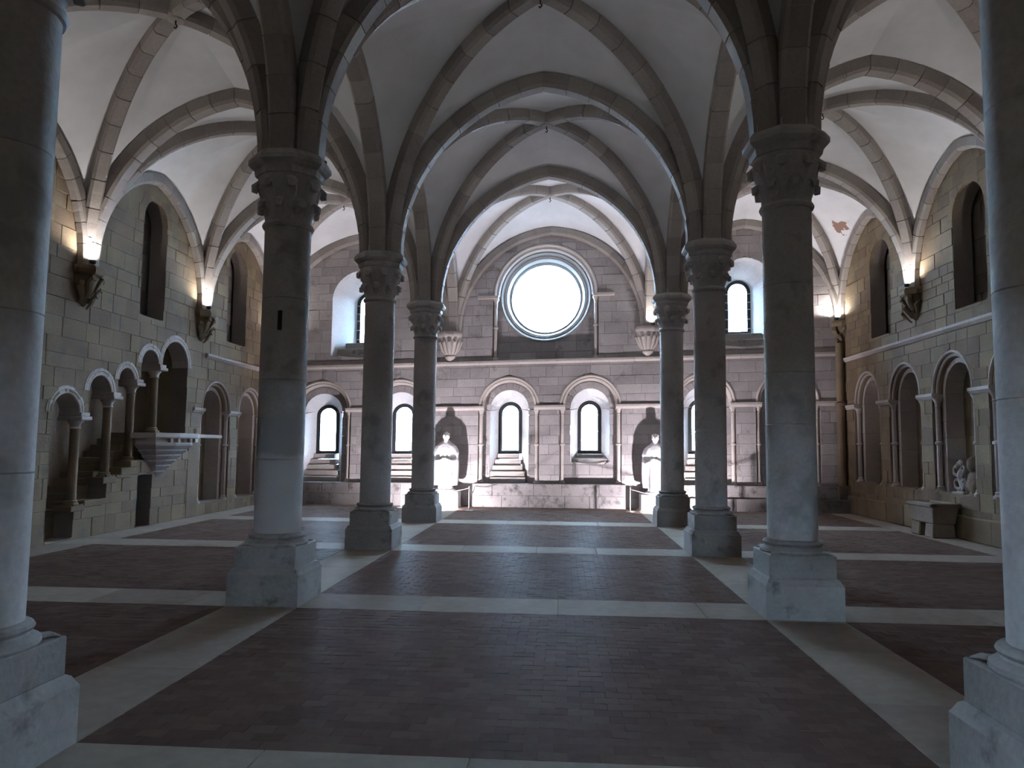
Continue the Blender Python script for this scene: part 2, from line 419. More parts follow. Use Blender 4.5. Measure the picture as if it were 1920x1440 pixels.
# ------------------------------------------------------------------ floor
floor = mk('floor', *box(-13.6, 13.6, YB - 1.6, YE + 1.7, -0.4, -0.022), M_BED, deform=False)
tag(floor, 'hall floor of dark terracotta tiles between pale stone strips', 'floor', kind='structure')
rg = random.Random(3)
slabs = []
def strip(x0, x1, y0, y1, along, ln):
    a, b = (x0, x1) if along == 'x' else (y0, y1)
    t = a
    while t < b - 0.05:
        e = min(b, t + ln * rg.uniform(0.7, 1.3))
        if b - e < 0.4: e = b
        h = rg.uniform(-0.0015, 0.0015)
        g = 0.003
        slabs.append(cbox(t + g, e - g, y0 + g, y1 - g, -0.2, h, 0.004) if along == 'x' else cbox(x0 + g, x1 - g, t + g, e - g, -0.2, h, 0.004))
        t = e
SW = 0.54
XB = XW - 0.95      # inner edge of the stone border along the side walls
YEND = 28.85
panels_x = [(-XB, -XC - SW), (-XC + SW, XC - SW), (XC + SW, XB)]
panels_y = [(YB, YL[1] - SW)] + [(YL[i] + SW, YL[i + 1] - SW) for i in (1, 2, 3)] + [(YL[4] + SW, YEND)]
for sx in (-1, 1):
    strip(sx * XC - SW, sx * XC + SW, YB, YE, 'y', 1.5)
    strip(*(sorted((sx * XB, sx * XW))), YB, YE, 'y', 1.3)
for i in (1, 2, 3, 4):
    for a, b in panels_x: strip(a, b, YL[i] - SW, YL[i] + SW, 'x', 1.7)
for a, b in (panels_x[0], panels_x[2]): strip(a, b, YEND, YE, 'x', 1.5)
pieces('slab', slabs, M_SLAB, floor, 300, 'slabs')
tiles = []
TW, TH = 0.245, 0.165
for pi_, (xa, xb) in enumerate(panels_x):
    for yi, (ya, yb) in enumerate(panels_y):
        if pi_ == 1 and yi == 4: yb = YE - 0.4
        y = ya; row = 0
        while y < yb - 0.02:
            y1 = min(y + TH, yb); x = xa - (TW / 2 if row % 2 else 0)
            while x < xb - 0.02:
                x0, x1 = max(x, xa), min(x + TW, xb)
                if x1 - x0 > 0.03:
                    h = rg.uniform(-0.0025, 0.001); tx = rg.uniform(-0.0022, 0.0022); ty = rg.uniform(-0.0022, 0.0022); g = 0.0008; c = 0.002
                    V = [(x0 + g, y + g, -0.03), (x1 - g, y + g, -0.03), (x1 - g, y1 - g, -0.03), (x0 + g, y1 - g, -0.03)]
                    for q, (e, zz) in enumerate(((g, h - c), (g + c, h))):
                        V += [(x0 + e, y + e, zz - tx - ty), (x1 - e, y + e, zz + tx - ty), (x1 - e, y1 - e, zz + tx + ty), (x0 + e, y1 - e, zz - tx + ty)]
                    F = [(8, 9, 10, 11)] + [(a + o, (a + 1) % 4 + o, (a + 1) % 4 + 4 + o, a + 4 + o) for o in (0, 4) for a in range(4)]
                    tiles.append((V, F))
                x += TW
            y += TH; row += 1
pieces('tile', tiles, M_TILE, floor, 300, 'tiles')

# ------------------------------------------------------------------ far wall
ZB = 0.92
wfar_arches = [-9.25, -6.05, -1.63, 1.6, 6.05, 9.25]
R_OUT, ZSP = 1.22, 3.98
ops_low = [Arch(c, R_OUT, ZSP, ZB) for c in wfar_arches]
UW = 7.68
ops_up = [Arch(-UW - 0.05, 1.2, 8.52, 6.22), Arch(UW, 1.12, 8.58, 6.16)]
RX, RZ = -0.2, 8.47
niche = Arch(RX, 2.12, RZ, 5.82)
rg = random.Random(11)
zs = course_list(0.0, ZTOP, 0.40, rg)
zs = sorted(set([z for z in zs if abs(z - ZB) > 0.12 and abs(z - 5.78) > 0.15] + [ZB, 5.78]))
ops = ops_low + ops_up + [niche]
wfar = core(lay(lambda z: -13.5, lambda z: 13.5, zs, ops, 99, rg, K=7, whole=True), END, 0.0, 1.75).mk('wall_far', M_MORTAR)
tag(wfar, 'far end wall of pinkish ashlar with arched windows and round window', 'wall', kind='structure')
def pointed_half(c, h):
    """-> function giving horizontal distance from the springing at height z"""
    if h >= c:
        R = (c * c + h * h) / (2 * c)
        return lambda z: (R - sqrt(max(R * R - z * z, 0)))
    return lambda z: c * (1 - sqrt(max(1 - (z / h) ** 2, 0)))
def bay_field(a, b, off, apex):
    c = (b - a) / 2 - off; h = apex - ZS; f = pointed_half(c, h); mid = (a + b) / 2
    lo = lambda z: a if z <= ZS else (None if z >= apex else a + off + f(z - ZS))
    hi = lambda z: b if z <= ZS else (None if z >= apex else b - off - f(z - ZS))
    return lo, hi
WR_APEX = 10.9
polys = []
zlow = [z for z in zs if z <= 5.78 + 1e-6]
polys += lay(lambda z: -XW, lambda z: XW, zlow, ops, 0.85, rg)
zup = [5.86] + [z for z in zs if z > 6.0 and z < WR_APEX] + [WR_APEX]
for a, b in ((-XW, -XC), (-XC, XC), (XC, XW)):
    lo, hi = bay_field(a, b, 0.32, WR_APEX + 0.1)
    polys += lay(lo, hi, zup, ops, 0.8, rg)
pieces('block', stones(polys, END, 0.0, rg), M_BLOCK, wfar, 300, 'blocks')
# string course, in lengths
x = -XW
while x < XW - 0.1:
    e = min(XW, x + rg.uniform(1.2, 2.0)); e = XW if XW - e < 0.5 else e
    V = [END(u, d, z) for u in (x + 0.004, e - 0.004) for d, z in ((0.05, 5.68), (-0.05, 5.68), (-0.12, 5.76), (-0.12, 5.83), (0.05, 5.88))]
    mk('string_course', V, [(0, 1, 2, 3, 4), (5, 6, 7, 8, 9)] + [(i, (i + 1) % 5, 5 + (i + 1) % 5, 5 + i) for i in range(5)], M_TRIM, wfar)
    x = e
# lower arches: mouldings, voussoirs, recess faces, colonnettes
REC = 0.30
vous = []; rec_polys = []
for i, c in enumerate(wfar_arches):
    blind = i == 5
    for prof in (roll(1.18, 0.0, 0.05), roll(1.09, 0.09, 0.055)):
        mk('arch_moulding', *ring_mould(END, c, ZSP, prof, 22), M_TRIM, wfar, smooth=True)
    mk('arch_moulding', *ring_mould(END, c, ZSP, [(1.0, REC + 0.05), (1.0, 0.17), (1.05, 0.12), (1.14, 0.03), (1.24, 0.02), (1.24, REC + 0.05)], 22), M_TRIM, wfar)
    ro = 0.77
    vous += voussoirs_ring(END, c, 3.9 if True else ZSP, ro, 1.03, REC - 0.01, REC + 0.14, 11, rg)
    if not blind:
        rec_polys += lay(lambda z, c=c: c - (1.23 if z < 3.9 else 0), lambda z, c=c: c + (1.23 if z < 3.9 else 0), [z for z in zs if ZB - .01 <= z < 3.7] + [3.9], [Arch(c, 0.77, 3.9, 1.72 if i == 3 else ZB - 0.05)], 0.8, rg)
    else:
        mk('niche_backing', *box(c - 1.3, c + 1.3, YE + REC + .02, YE + 1.7, 0.5, 5.4), M_MORTAR, wfar)
        rec_polys += lay(lambda z, c=c: c - 1.23, lambda z, c=c: c + 1.23, [z for z in zs if ZB - .01 <= z < 3.7] + [3.9, 4.4, 5.0], [], 0.8, rg)
    for s in (-1, 1):
        colonnette(wfar, END, c + s * 1.12, 0.10, ZB, 3.86, 0.075, ringz=2.45)
pieces('voussoir', vous, M_BLOCK, wfar, 300, 'voussoirs')
pieces('recess_block', stones(rec_polys, END, REC, rg, (0.004, 0.014)), M_BLOCK, wfar, 300, 'recess_blocks')
# imposts over each pier
edges = [(-XW, wfar_arches[0] - 1.2)] + [(wfar_arches[k] + 1.2, wfar_arches[k + 1] - 1.2) for k in range(5)] + [(wfar_arches[5] + 1.2, XW)]
for a, b in edges:
    a2, b2 = max(a - 0.2, -XW), min(b + 0.2, XW)
    V = [END(u, d, z) for u, s in ((a2, 1), (b2, -1)) for d, z in ((0.25, 3.84), (-0.02, 3.84), (-0.10, 3.93), (-0.10, 4.01), (0.25, 4.01))]
    mk('impost', V, [(0, 1, 2, 3, 4), (5, 6, 7, 8, 9)] + [(i, (i + 1) % 5, 5 + (i + 1) % 5, 5 + i) for i in range(5)], M_TRIM, wfar)
# bench along the foot of the wall, with gaps where the statues stand
bl = []
for a, b in ((-XW, -5.0), (-3.0, 2.95), (4.9, XW)):
    for z0, z1 in ((0.0, 0.46), (0.46, ZB)):
        for p in lay(lambda z: a, lambda z: b, [z0, z1], [], 1.2, rg, K=2):
            u0, u1 = p[0][0], p[-1][0]
            bl.append(cbox(u0 + .004, u1 - .004, YE - 0.40 - rg.uniform(0, .012) - (0.3 if a > 0 and z0 == 0 and a > 4 else 0), YE + 0.0, z0, z1 - .003, 0.012))
for V, F in bl: mk('bench_block', V, F, M_BENCH, wfar)
# rose niche: back wall, colonnettes, rings
ND = 0.36
rg = random.Random(5)
npol = lay(lambda z: RX - (2.14 if z < RZ else sqrt(max(2.14 ** 2 - (z - RZ) ** 2, 0))) if z < RZ + 2.13 else None, lambda z: RX + (2.14 if z < RZ else sqrt(max(2.14 ** 2 - (z - RZ) ** 2, 0))) if z < RZ + 2.13 else None,
           [5.8, 6.2, 6.62, 7.05, 7.5, 7.95, 8.4, 8.85, 9.3, 9.75, 10.2, 10.61], [Round(RX, 1.8, RZ)], 0.9, rg)
core(npol, END, ND + 0.02, ND + 0.9).mk('niche_backing', M_MORTAR, wfar)
for V, F in stones(npol, END, ND, rg, (0.004, 0.012)): mk('niche_block', V, F, M_BLOCK, wfar)
for prof in (roll(2.06, 0.03, 0.06), roll(1.93, 0.16, 0.06)):
    mk('arch_moulding', *ring_mould(END, RX, RZ, prof, 32), M_TRIM, wfar, smooth=True)
mk('arch_moulding', *ring_mould(END, RX, RZ, [(1.86, ND + .05), (1.86, 0.24), (1.98, 0.1), (2.14, 0.01), (2.2, 0.01), (2.2, ND + .05)], 32), M_TRIM, wfar)
for s in (-1, 1):
    colonnette(wfar, END, RX + s * 2.03, 0.14, 5.86, 8.36, 0.08, ringz=7.2)
    a, b = sorted((RX + s * 1.9, RX + s * 2.75))
    mk('impost', *cbox(a, b, YE - 0.07, YE + 0.3, 8.36, 8.5, 0.02), M_TRIM, wfar)
portal((RX, YE + 1.35, RZ), (radians(90), 0, 0), 2.9, 2.9)
win = 0
def window_obj(name, label, V, F, mat, smooth=False):
    o = mk(name, V, F, mat, smooth=smooth); tag(o, label, 'window', kind='structure'); return o
# rose window
prof = [(1.86, ND - 0.02), (1.86, ND - .05), (1.80, ND - 0.06), (1.76, ND), (1.72, ND + 0.05), (1.66, ND + 0.06), (1.64, ND + 0.09), (1.60, ND + 0.10), (1.57, ND + 0.14), (1.50, ND + 0.34), (1.44, ND + 0.36), (1.44, ND + 0.95), (1.95, ND + 0.95), (1.95, ND + .1)]
V, F = ring_mould(END, RX, RZ, prof, 64, 0, 2 * pi)
rose = window_obj('window_1', 'large round window high in the centre of the far wall', V, F, M_ROSE)
gd = ND + 0.46
n = 64
mk('pane', [END(RX + 1.47 * cos(2 * pi * k / n), gd, RZ + 1.47 * sin(2 * pi * k / n)) for k in range(n)], [tuple(range(n))], M_GLASS, rose)
mk('frame', *ring_mould(END, RX, RZ, [(1.47, gd - .04), (1.405, gd - .04), (1.405, gd + .04), (1.47, gd + .04)], 64, 0, 2 * pi), M_TEAL, rose)
mk('tracery_ring', *ring_mould(END, RX, RZ, roll(0.27, gd - .02, 0.010, 6), 32, 0, 2 * pi), M_PALEBAR, rose)
for k in range(8):
    a = 2 * pi * k / 8 + pi / 2
    mk('glazing_bar', *tube([END(RX + r * cos(a), gd - .02, RZ + r * sin(a)) for r in (0.27, 1.42)], 0.007, 6), M_PALEBAR, rose)
# lower windows
names = ['window with steps at the end of the left-hand aisle wall, nearest the corner', 'arched window with steps between the second and last columns of the left row',
         'arched window with stone steps left of centre under the round window', 'arched window with plain sill right of centre under the round window',
         'arched window with steps behind the right row of columns']
for i, c in enumerate(wfar_arches[:5]):
    sill = 1.72 if i == 3 else ZB
    fr, fz, fb = 0.48, 3.74, 2.08
    A = outline(c, 0.785, 3.9, sill - 0.02); B = outline(c, fr, fz, (fb - 0.02 if i == 3 else sill - 0.02))
    m = MB(); m.add(*loft(A, REC - 0.01, B, REC + 0.62, END, bottom=True)); m.add(*loft(B, REC + 0.62, B, REC + 1.3, END, bottom=True))
    # face filling between the recess outline and the splay
    C = outline(c, 1.26, ZSP, sill - 0.02)
    m.add(*loft(C, REC + 0.035, A, REC + 0.035, END))
    m.add([END(c - 1.26, REC + .035, ZB - .1), END(c + 1.26, REC + .035, ZB - .1), END(c + 1.26, REC + .035, sill), END(c - 1.26, REC + .035, sill)], [(0, 1, 2, 3)])
    o = window_obj('window_%d' % (i + 2), names[i], m.V, m.F, M_REVEAL)
    d = REC + 0.66
    Fo = outline(c, fr + .01, fz, fb); Fi = outline(c, fr - 0.15, fz, fb + 0.14)
    m = MB()
    for da, db in ((d - .05, d - .05), (d + .05, d + .05)): m.add(*loft(Fo, da, Fi, db, END, bottom=True))
    m.add(*loft(Fi, d - .05, Fi, d + .05, END, bottom=True)); m.add(*loft(Fo, d - .05, Fo, d + .05, END, bottom=True))
    m.mk('frame', M_DARKIRON, o)
    mk('pane', [END(u, d, z) for u, z in Fi], [tuple(range(len(Fi)))], M_GLASS, o)
    portal((c, YE + d + 0.2, 3.0), (radians(90), 0, 0), 0.75, 1.95)
    if i == 3:
        mk('sill', *cbox(c - .70, c + .70, YE + REC + 0.1, YE + REC + 1.0, 1.66, 1.90, .015), M_BASE, o)
        mk('sill', *cbox(c - .54, c + .54, YE + REC + 0.38, YE + REC + 1.0, 1.90, 2.085, .015), M_BASE, o)
    else:
        for k in range(5):
            y0 = REC - 0.16 + k * 0.16; ww = 0.77 - max(0, y0 - REC) * 0.46
            sh = rg.uniform(-.03, .03)
            mk('step', *cbox(c - ww + 0.02 + max(sh, 0), c + ww - 0.1 - k * .02 + min(sh, 0), YE + y0, YE + REC + 1.0, ZB + k * 0.235, ZB + (k + 1) * 0.235 - 0.012, 0.012), M_TRIM, o)
# upper aisle windows
for i, (op, lab) in enumerate(zip(ops_up, ('deeply splayed upper window above the left-hand aisle, at its far end', 'deeply splayed upper window above the right-hand aisle, at its far end'))):
    c = op.c; dd = 1.25
    A = outline(c, op.r + .01, op.zs, op.zb - 0.02); fr, fz, fb = 0.52, 8.55, 6.82
    cf = c
    B = outline(cf, fr, fz, op.zb - 0.02)
    m = MB(); m.add(*loft(A, -0.01, B, dd, END, bottom=True)); m.add(*loft(B, dd, B, dd + .6, END, bottom=True))
    o = window_obj('window_%d' % (i + 7), lab, m.V, m.F, M_REVEAL)
    d = dd + 0.06
    Fo = outline(cf, fr + .01, fz, fb); Fi = outline(cf, fr - 0.14, fz, fb + 0.12)
    m = MB()
    for da in (d - .04, d + .04): m.add(*loft(Fo, da, Fi, da, END, bottom=True))
    m.add(*loft(Fi, d - .04, Fi, d + .04, END, bottom=True)); m.add(*loft(Fo, d - .04, Fo, d + .04, END, bottom=True))
    m.mk('frame', M_DARKIRON, o)
    mk('pane', [END(u, d, z) for u, z in Fi], [tuple(range(len(Fi)))], M_GLASS, o)
    for s in (-1, 1):
        for zz in (7.05, 7.45, 7.85, 8.15, 8.5):
            a, b = sorted((cf + s * (fr - .15), cf + s * (fr + .0)))
            mk('glazing_clip', *box(a, b, YE + d - .055, YE + d - .035, zz - .022, zz + .022), M_PALEBAR, o)
    mk('sill', *cbox(c - 1.0, c + 1.0, YE + 0.22, YE + 1.6, op.zb - .05, op.zb + 0.31, .015), M_BASE, o)
    mk('sill', *cbox(c - .78, c + .78, YE + 0.60, YE + 1.6, op.zb + 0.31, op.zb + .6, .015), M_BASE, o)
    portal((cf, YE + d + 0.3, 7.9), (radians(90), 0, 0), 0.95, 2.3)

# ------------------------------------------------------------------ side walls
SIDE_APEX = 10.2
def side_wall(name, label, mp, niches, nr, nz, nzb, wins, extra, sides_y, string_z, string_y, seed, wr_apex, KB=4):
    rg = random.Random(seed)
    ops = [Arch(c, nr, nz, nzb) for c in niches] + [Arch(c, r, zt - r, zb) for c, r, zb, zt in wins] + extra
    zs = course_list(0.0, ZTOP, 0.40, rg, 0.28)
    o = core(lay(lambda z: YB - 1.6, lambda z: YE + 1.7, zs, ops, 99, rg, K=2 * KB + 3, whole=True), mp, 0.0, 0.5).mk(name, M_MORTAR)
    tag(o, label, 'wall', kind='structure')
    mk('outer_leaf', *box(*sorted((mp(0, 1.75, 0)[0], mp(0, 2.3, 0)[0])), YB - 1.6, YE + 1.7, -0.2, ZTOP), M_MORTAR, o)
    polys = []
    zl = [z for z in zs if z < ZS - .2] + [ZS]
    polys += lay(lambda z: sides_y, lambda z: YE, zl, ops, 0.72, rg, K=KB)
    zu = [ZS] + [z for z in zs if z > ZS + .2 and z < wr_apex] + [wr_apex]
    for k in range(5):
        if YL[k + 1] < sides_y: continue
        lo, hi = bay_field(YL[k], YL[k + 1], 0.28, wr_apex)
        polys += lay(lo, hi, zu, ops, 0.75, rg)
    pieces('block', stones(polys, mp, 0.0, rg, (0.004, 0.028)), M_SIDE, o, 300, 'blocks')
    # blocked upper windows: back stones and reveal
    bk = []
    for c, r, zb, zt in wins:
        zz = course_list(zb - .05, zt + .1, 0.5, rg)
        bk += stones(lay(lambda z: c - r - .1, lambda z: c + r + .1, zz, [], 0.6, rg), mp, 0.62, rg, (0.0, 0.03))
        mk('blocking_wall', *box(*sorted((mp(0, .635, 0)[0], mp(0, .9, 0)[0])), c - r - .1, c + r + .1, zb - .2, zt + .2), M_MORTAR, o)
        for V, F in voussoirs_ring(mp, c, zt - r, r - .005, r + .26, -0.012, 0.1, 9, rg): mk('window_voussoir', V, F, M_SIDE, o)
        mk('window_sill', *box(*sorted((mp(0, -.005, 0)[0], mp(0, .65, 0)[0])), c - r - .02, c + r + .02, zb - .3, zb + .01), M_SIDE, o)
    for V, F in bk: mk('blocking_stone', V, F, M_BLOCKING_SHADE, o)
    for V, F in ():
        pass
    # string course
    if string_y:
        y = string_y[0]
        while y < string_y[1] - .1:
            e = min(string_y[1], y + rg.uniform(1.2, 1.9)); e = string_y[1] if string_y[1] - e < .5 else e
            V = [mp(u, d, string_z + z) for u in (y + .004, e - .004) for d, z in ((0.05, -.1), (-0.04, -.1), (-0.11, -.02), (-0.11, .05), (0.05, .1))]
            mk('string_course', V, [(0, 1, 2, 3, 4), (5, 6, 7, 8, 9)] + [(i, (i + 1) % 5, 5 + (i + 1) % 5, 5 + i) for i in range(5)], M_TRIM, o)
            y = e
    # blind niches
    for c in niches:
        for prof in (roll(nr - .04, 0.0, 0.045), roll(nr - .12, 0.08, 0.045)):
            mk('arch_moulding', *ring_mould(mp, c, nz, prof, 20), M_TRIM, o, smooth=True)
        mk('arch_moulding', *ring_mould(mp, c, nz, [(nr - .2, .5), (nr - .2, 0.16), (nr - .16, .1), (nr - .08, 0.03), (nr + .02, 0.02), (nr + .02, .5)], 20), M_SIDE, o)
        ri = nr - .33
        for V, F in voussoirs_ring(mp, c, nz, ri, nr - .18, 0.2, 0.75, 7, rg): mk('niche_voussoir', V, F, M_TRIM, o)
        for s in (-1, 1):
            a, b = sorted((c + s * ri, c + s * (nr + .02)))
            xx = sorted((mp(0, .2, 0)[0], mp(0, .75, 0)[0]))
            z = nzb
            while z < nz - .05:
                e = min(nz, z + rg.uniform(.45, .65)); e = nz if nz - e < .25 else e
                mk('jamb_block', *cbox(*xx, a, b, z + .003, e - .003, .006), M_TRIM, o); z = e
            colonnette(o, mp, c + s * (nr - .085), 0.10, nzb, nz - .12, 0.075, ringz=2.45)
        bp_ = lay(lambda z: c - ri - .03, lambda z: c + ri + .03, course_list(nzb - .03, nz + ri + .05, .5, rg), [], .8, rg)
        for V, F in stones(bp_, mp, 0.72, rg, (0.0, 0.015)): mk('niche_block', V, F, M_SIDE, o)
        mk('niche_back', *box(*sorted((mp(0, .73, 0)[0], mp(0, .95, 0)[0])), c - nr - .1, c + nr + .1, nzb - .2, nz + nr), M_MORTAR, o)
        mk('niche_sill', *box(*sorted((mp(0, -.01, 0)[0], mp(0, .8, 0)[0])), c - nr - .02, c + nr + .02, nzb - .25, nzb + .0), M_SIDE, o)
    nn = sorted(niches)
    piers = [(a + nr, b - nr) for a, b in zip(nn[:-1], nn[1:])] + [(nn[-1] + nr, min(YE, nn[-1] + nr + .7))] + [(nn[0] - nr - .45, nn[0] - nr)]
    for a, b in piers:
        V = [mp(u, d, z) for u in (a - .15, b + .15) for d, z in ((0.22, nz - .13), (-0.02, nz - .13), (-0.10, nz - .05), (-0.10, nz + .03), (0.22, nz + .03))]
        mk('impost', V, [(0, 1, 2, 3, 4), (5, 6, 7, 8, 9)] + [(i, (i + 1) % 5, 5 + (i + 1) % 5, 5 + i) for i in range(5)], M_TRIM, o)
    return o, rg
wright, rgr = side_wall('wall_right', 'right-hand side wall with blind arches and walled-up upper windows', RGT, [15.8, 18.73, 21.67, 24.6, 27.53], 1.11, 3.8, 1.12,
                        [(14.5, .8, 5.95, 9.3), (20.5, .8, 5.95, 9.3), (26.15, .82, 5.95, 9.3)], [], 13.0, 5.5, (13.0, YE), 21, SIDE_APEX)
# footing ledge of the right wall
y = 13.0
while y < YE - .6:
    e = min(YE - .42, y + rgr.uniform(.9, 1.7)); e = YE - .42 if YE - .42 - e < .5 else e
    mk('footing_block', *cbox(XW - 0.12 - rgr.uniform(0, .03), XW + .05, y + .004, e - .004, 0.0, 0.62 + rgr.uniform(-.03, .03), .03), M_SIDE, wright); y = e
# pulpit openings in the left wall
pul = [(17.15, .5, 3.27, 0.04), (18.44, .46, 3.90, 0.95), (19.58, .37, 4.32, 1.55), (20.70, .45, 4.92, 2.0), (22.1, .76, 5.05, 2.84)]
class Slot:
    def __init__(s, c, hw, z0, z1): s.c, s.hw, s.zb, s.z1 = c, hw, z0, z1
    def w(s, z): return s.hw if s.zb <= z <= s.z1 else None
class Door:
    c, zb = 20.71, 0.0
    def w(s, z): return .36 if z < 1.57 else None
wleft, rgl = side_wall('wall_left', 'left-hand side wall with pulpit stair arcade and walled-up upper windows', LFT, [24.95, 27.75], 1.07, 3.72, 0.42,
                       [(14.5, .7, 6.3, 9.75), (20.65, .63, 6.3, 9.75), (26.25, .78, 6.3, 9.75)], [Arch(c, r, a, b) for c, r, a, b in pul] + [Slot(17.815, .21, .88, 3.16), Slot(19.06, .20, 1.57, 3.78), Slot(20.1, .19, 1.98, 4.26), Slot(21.25, .13, 2.88, 4.84), Door()], 11.5, 5.63, (24.0, YE), 22, SIDE_APEX, KB=8)

# back wall behind the photographer, with a tall doorway left ajar
wb = MB()
BT = 0.15; DXI, DXO, DX1, DH = 1.60, 1.60, 2.00, 3.3        # a tall door left ajar
wb.box(-13.5, DXI, YB - BT, YB, -0.2, ZTOP); wb.box(DX1, 13.5, YB - BT, YB, -0.2, ZTOP); wb.box(DXI, DX1, YB - BT, YB, DH, ZTOP)
wback = wb.mk('wall_back', M_SIDE, deform=False); tag(wback, 'plain stone wall behind the viewpoint with a tall narrow doorway', 'wall', kind='structure')
portal(((DXO + DX1) / 2, YB - BT + .02, DH / 2), (radians(-90), 0, 0), DX1 - DXO, DH)
gr = mk('ground_outside', *box(-60, 60, YE + 1.8, 90, -0.9, -0.45), M_GROUND, deform=False); tag(gr, 'pale gravel ground outside the hall', 'ground', kind='structure')

cf_ = mk('floor_warm_bounce', *box(-60, 60, -60, YB - .3, -0.5, -0.05), M_BOUNCE, deform=False); tag(cf_, 'unseen warm slab added behind the viewpoint to warm the doorway light', 'floor', kind='structure')  # unseen slab added to warm the light coming through the doorway
cr_ = mk('roof_sky_block', *box(-16, 16, YB - 5.2, YB - .3, 4.0, 4.3), M_BOUNCE, deform=False); tag(cr_, 'unseen flat slab added behind the viewpoint to block sky light at the doorway', 'roof', kind='structure')  # unseen slab added to keep sky light out of the doorway

# ------------------------------------------------------------------ vault
ceil = mk('ceiling', *box(-13.7, 13.7, YB - 1.6, YE + 1.75, ZTOP, ZTOP + .4), M_MORTAR, deform=False)
tag(ceil, 'whitewashed ribbed vault in three aisles with stone ribs', 'ceiling', kind='structure')
RW, RD = 0.36, 0.34
def arc(c, h, n):
    out = []
    if h >= c:
        R = (c * c + h * h) / (2 * c); tm = acos((R - c) / R)
        for k in range(n + 1):
            t = tm * k / n; out.append((R - R * cos(t), R * sin(t), -cos(t), sin(t)))
    else:
        for k in range(n + 1):
            t = pi / 2 * k / n; nx, nz = -cos(t) / c, sin(t) / h; l = sqrt(nx * nx + nz * nz)
            out.append((c * (1 - cos(t)), h * sin(t), nx / l, nz / l))
    return out
def half_curve(p, q, r0, apex, n):
    """soffit line from springing over p towards the crown above q: list of (point, outward normal) """
    dx, dy = q[0] - p[0], q[1] - p[1]; L = sqrt(dx * dx + dy * dy); dx /= L; dy /= L
    return [((p[0] + dx * (r0 + d), p[1] + dy * (r0 + d), ZS + z), (dx * nx, dy * nx, nz)) for d, z, nx, nz in arc(L - r0, apex - ZS, n)], (dx, dy)
VOUS = []   # (V, F, owner index)
RIBS = []
def rib(name, halves, w=RW, dep=RD, shift=(0, 0), nv=10):
    """halves: list of (p, q, r0, apex)"""
    cm = MB(); me_ = []
    for p, q, r0, apex in halves:
        cv, (dx, dy) = half_curve(p, q, r0, apex, nv * 2)
        lx, ly = -dy, dx
        def prof(g, gw):
            hw = w / 2 - gw
            return [(-hw, dep), (-hw, .07 + g), (-hw + .055, g), (hw - .055, g), (hw, .07 + g), (hw, dep)]
        def sweep(i0, i1, g, gw, trim):
            V = []; F = []; pr = prof(g, gw); m = len(pr)
            st = list(range(i0, i1 + 1))
            for a, i in enumerate(st):
                (P, Nn) = cv[i]
                P = np.array(P)
                if i == nv * 2: Nn = (0, 0, 1.0 / Nn[2])
                if trim and a == 0: P = P + (np.array(cv[i + 1][0]) - P) * trim
                if trim and a == len(st) - 1: P = P + (np.array(cv[i - 1][0]) - P) * trim
                for s, nn in pr:
                    V.append((P[0] + lx * s + Nn[0] * nn + shift[0], P[1] + ly * s + Nn[1] * nn + shift[1], P[2] + Nn[2] * nn))
            for a in range(len(st) - 1):
                for b in range(m): F.append((a * m + b, a * m + (b + 1) % m, (a + 1) * m + (b + 1) % m, (a + 1) * m + b))
            F += [tuple(range(m)), tuple((len(st) - 1) * m + b for b in range(m))]
            return V, F
        cm.add(*sweep(0, nv * 2, .022, .018, 0))
        for k in range(nv): me_.append(sweep(2 * k, 2 * k + 2, rng.uniform(-.006, .004), rng.uniform(-.003, .003), .032))
    RIBS.append((name, cm, me_))
def E_curve(p, q, r0, apex, dep, n, shift=(0, 0)):
    cv, dr = half_curve(p, q, r0, apex, n)
    nl = cv[-1][1]; kx, ky = -nl[0] * dep, -nl[1] * dep        # close the crown: both halves meet above q
    return [np.array((P[0] + N_[0] * dep + kx * (i / n) ** 2 + shift[0], P[1] + N_[1] * dep + ky * (i / n) ** 2 + shift[1], P[2] + N_[2] * dep)) for i, (P, N_) in enumerate(cv)]
APX_T, APX_A, BOSS = 11.05, 10.4, 11.47
XLN = [-XW, -XC, XC, XW]
def r0_at(ix, iy):
    if ix in (0, 3): return 0.28 if 0 < iy < 5 else 0.22
    if iy in (0, 5): return 0.28
    return 0.5
webs = []
NT = 20
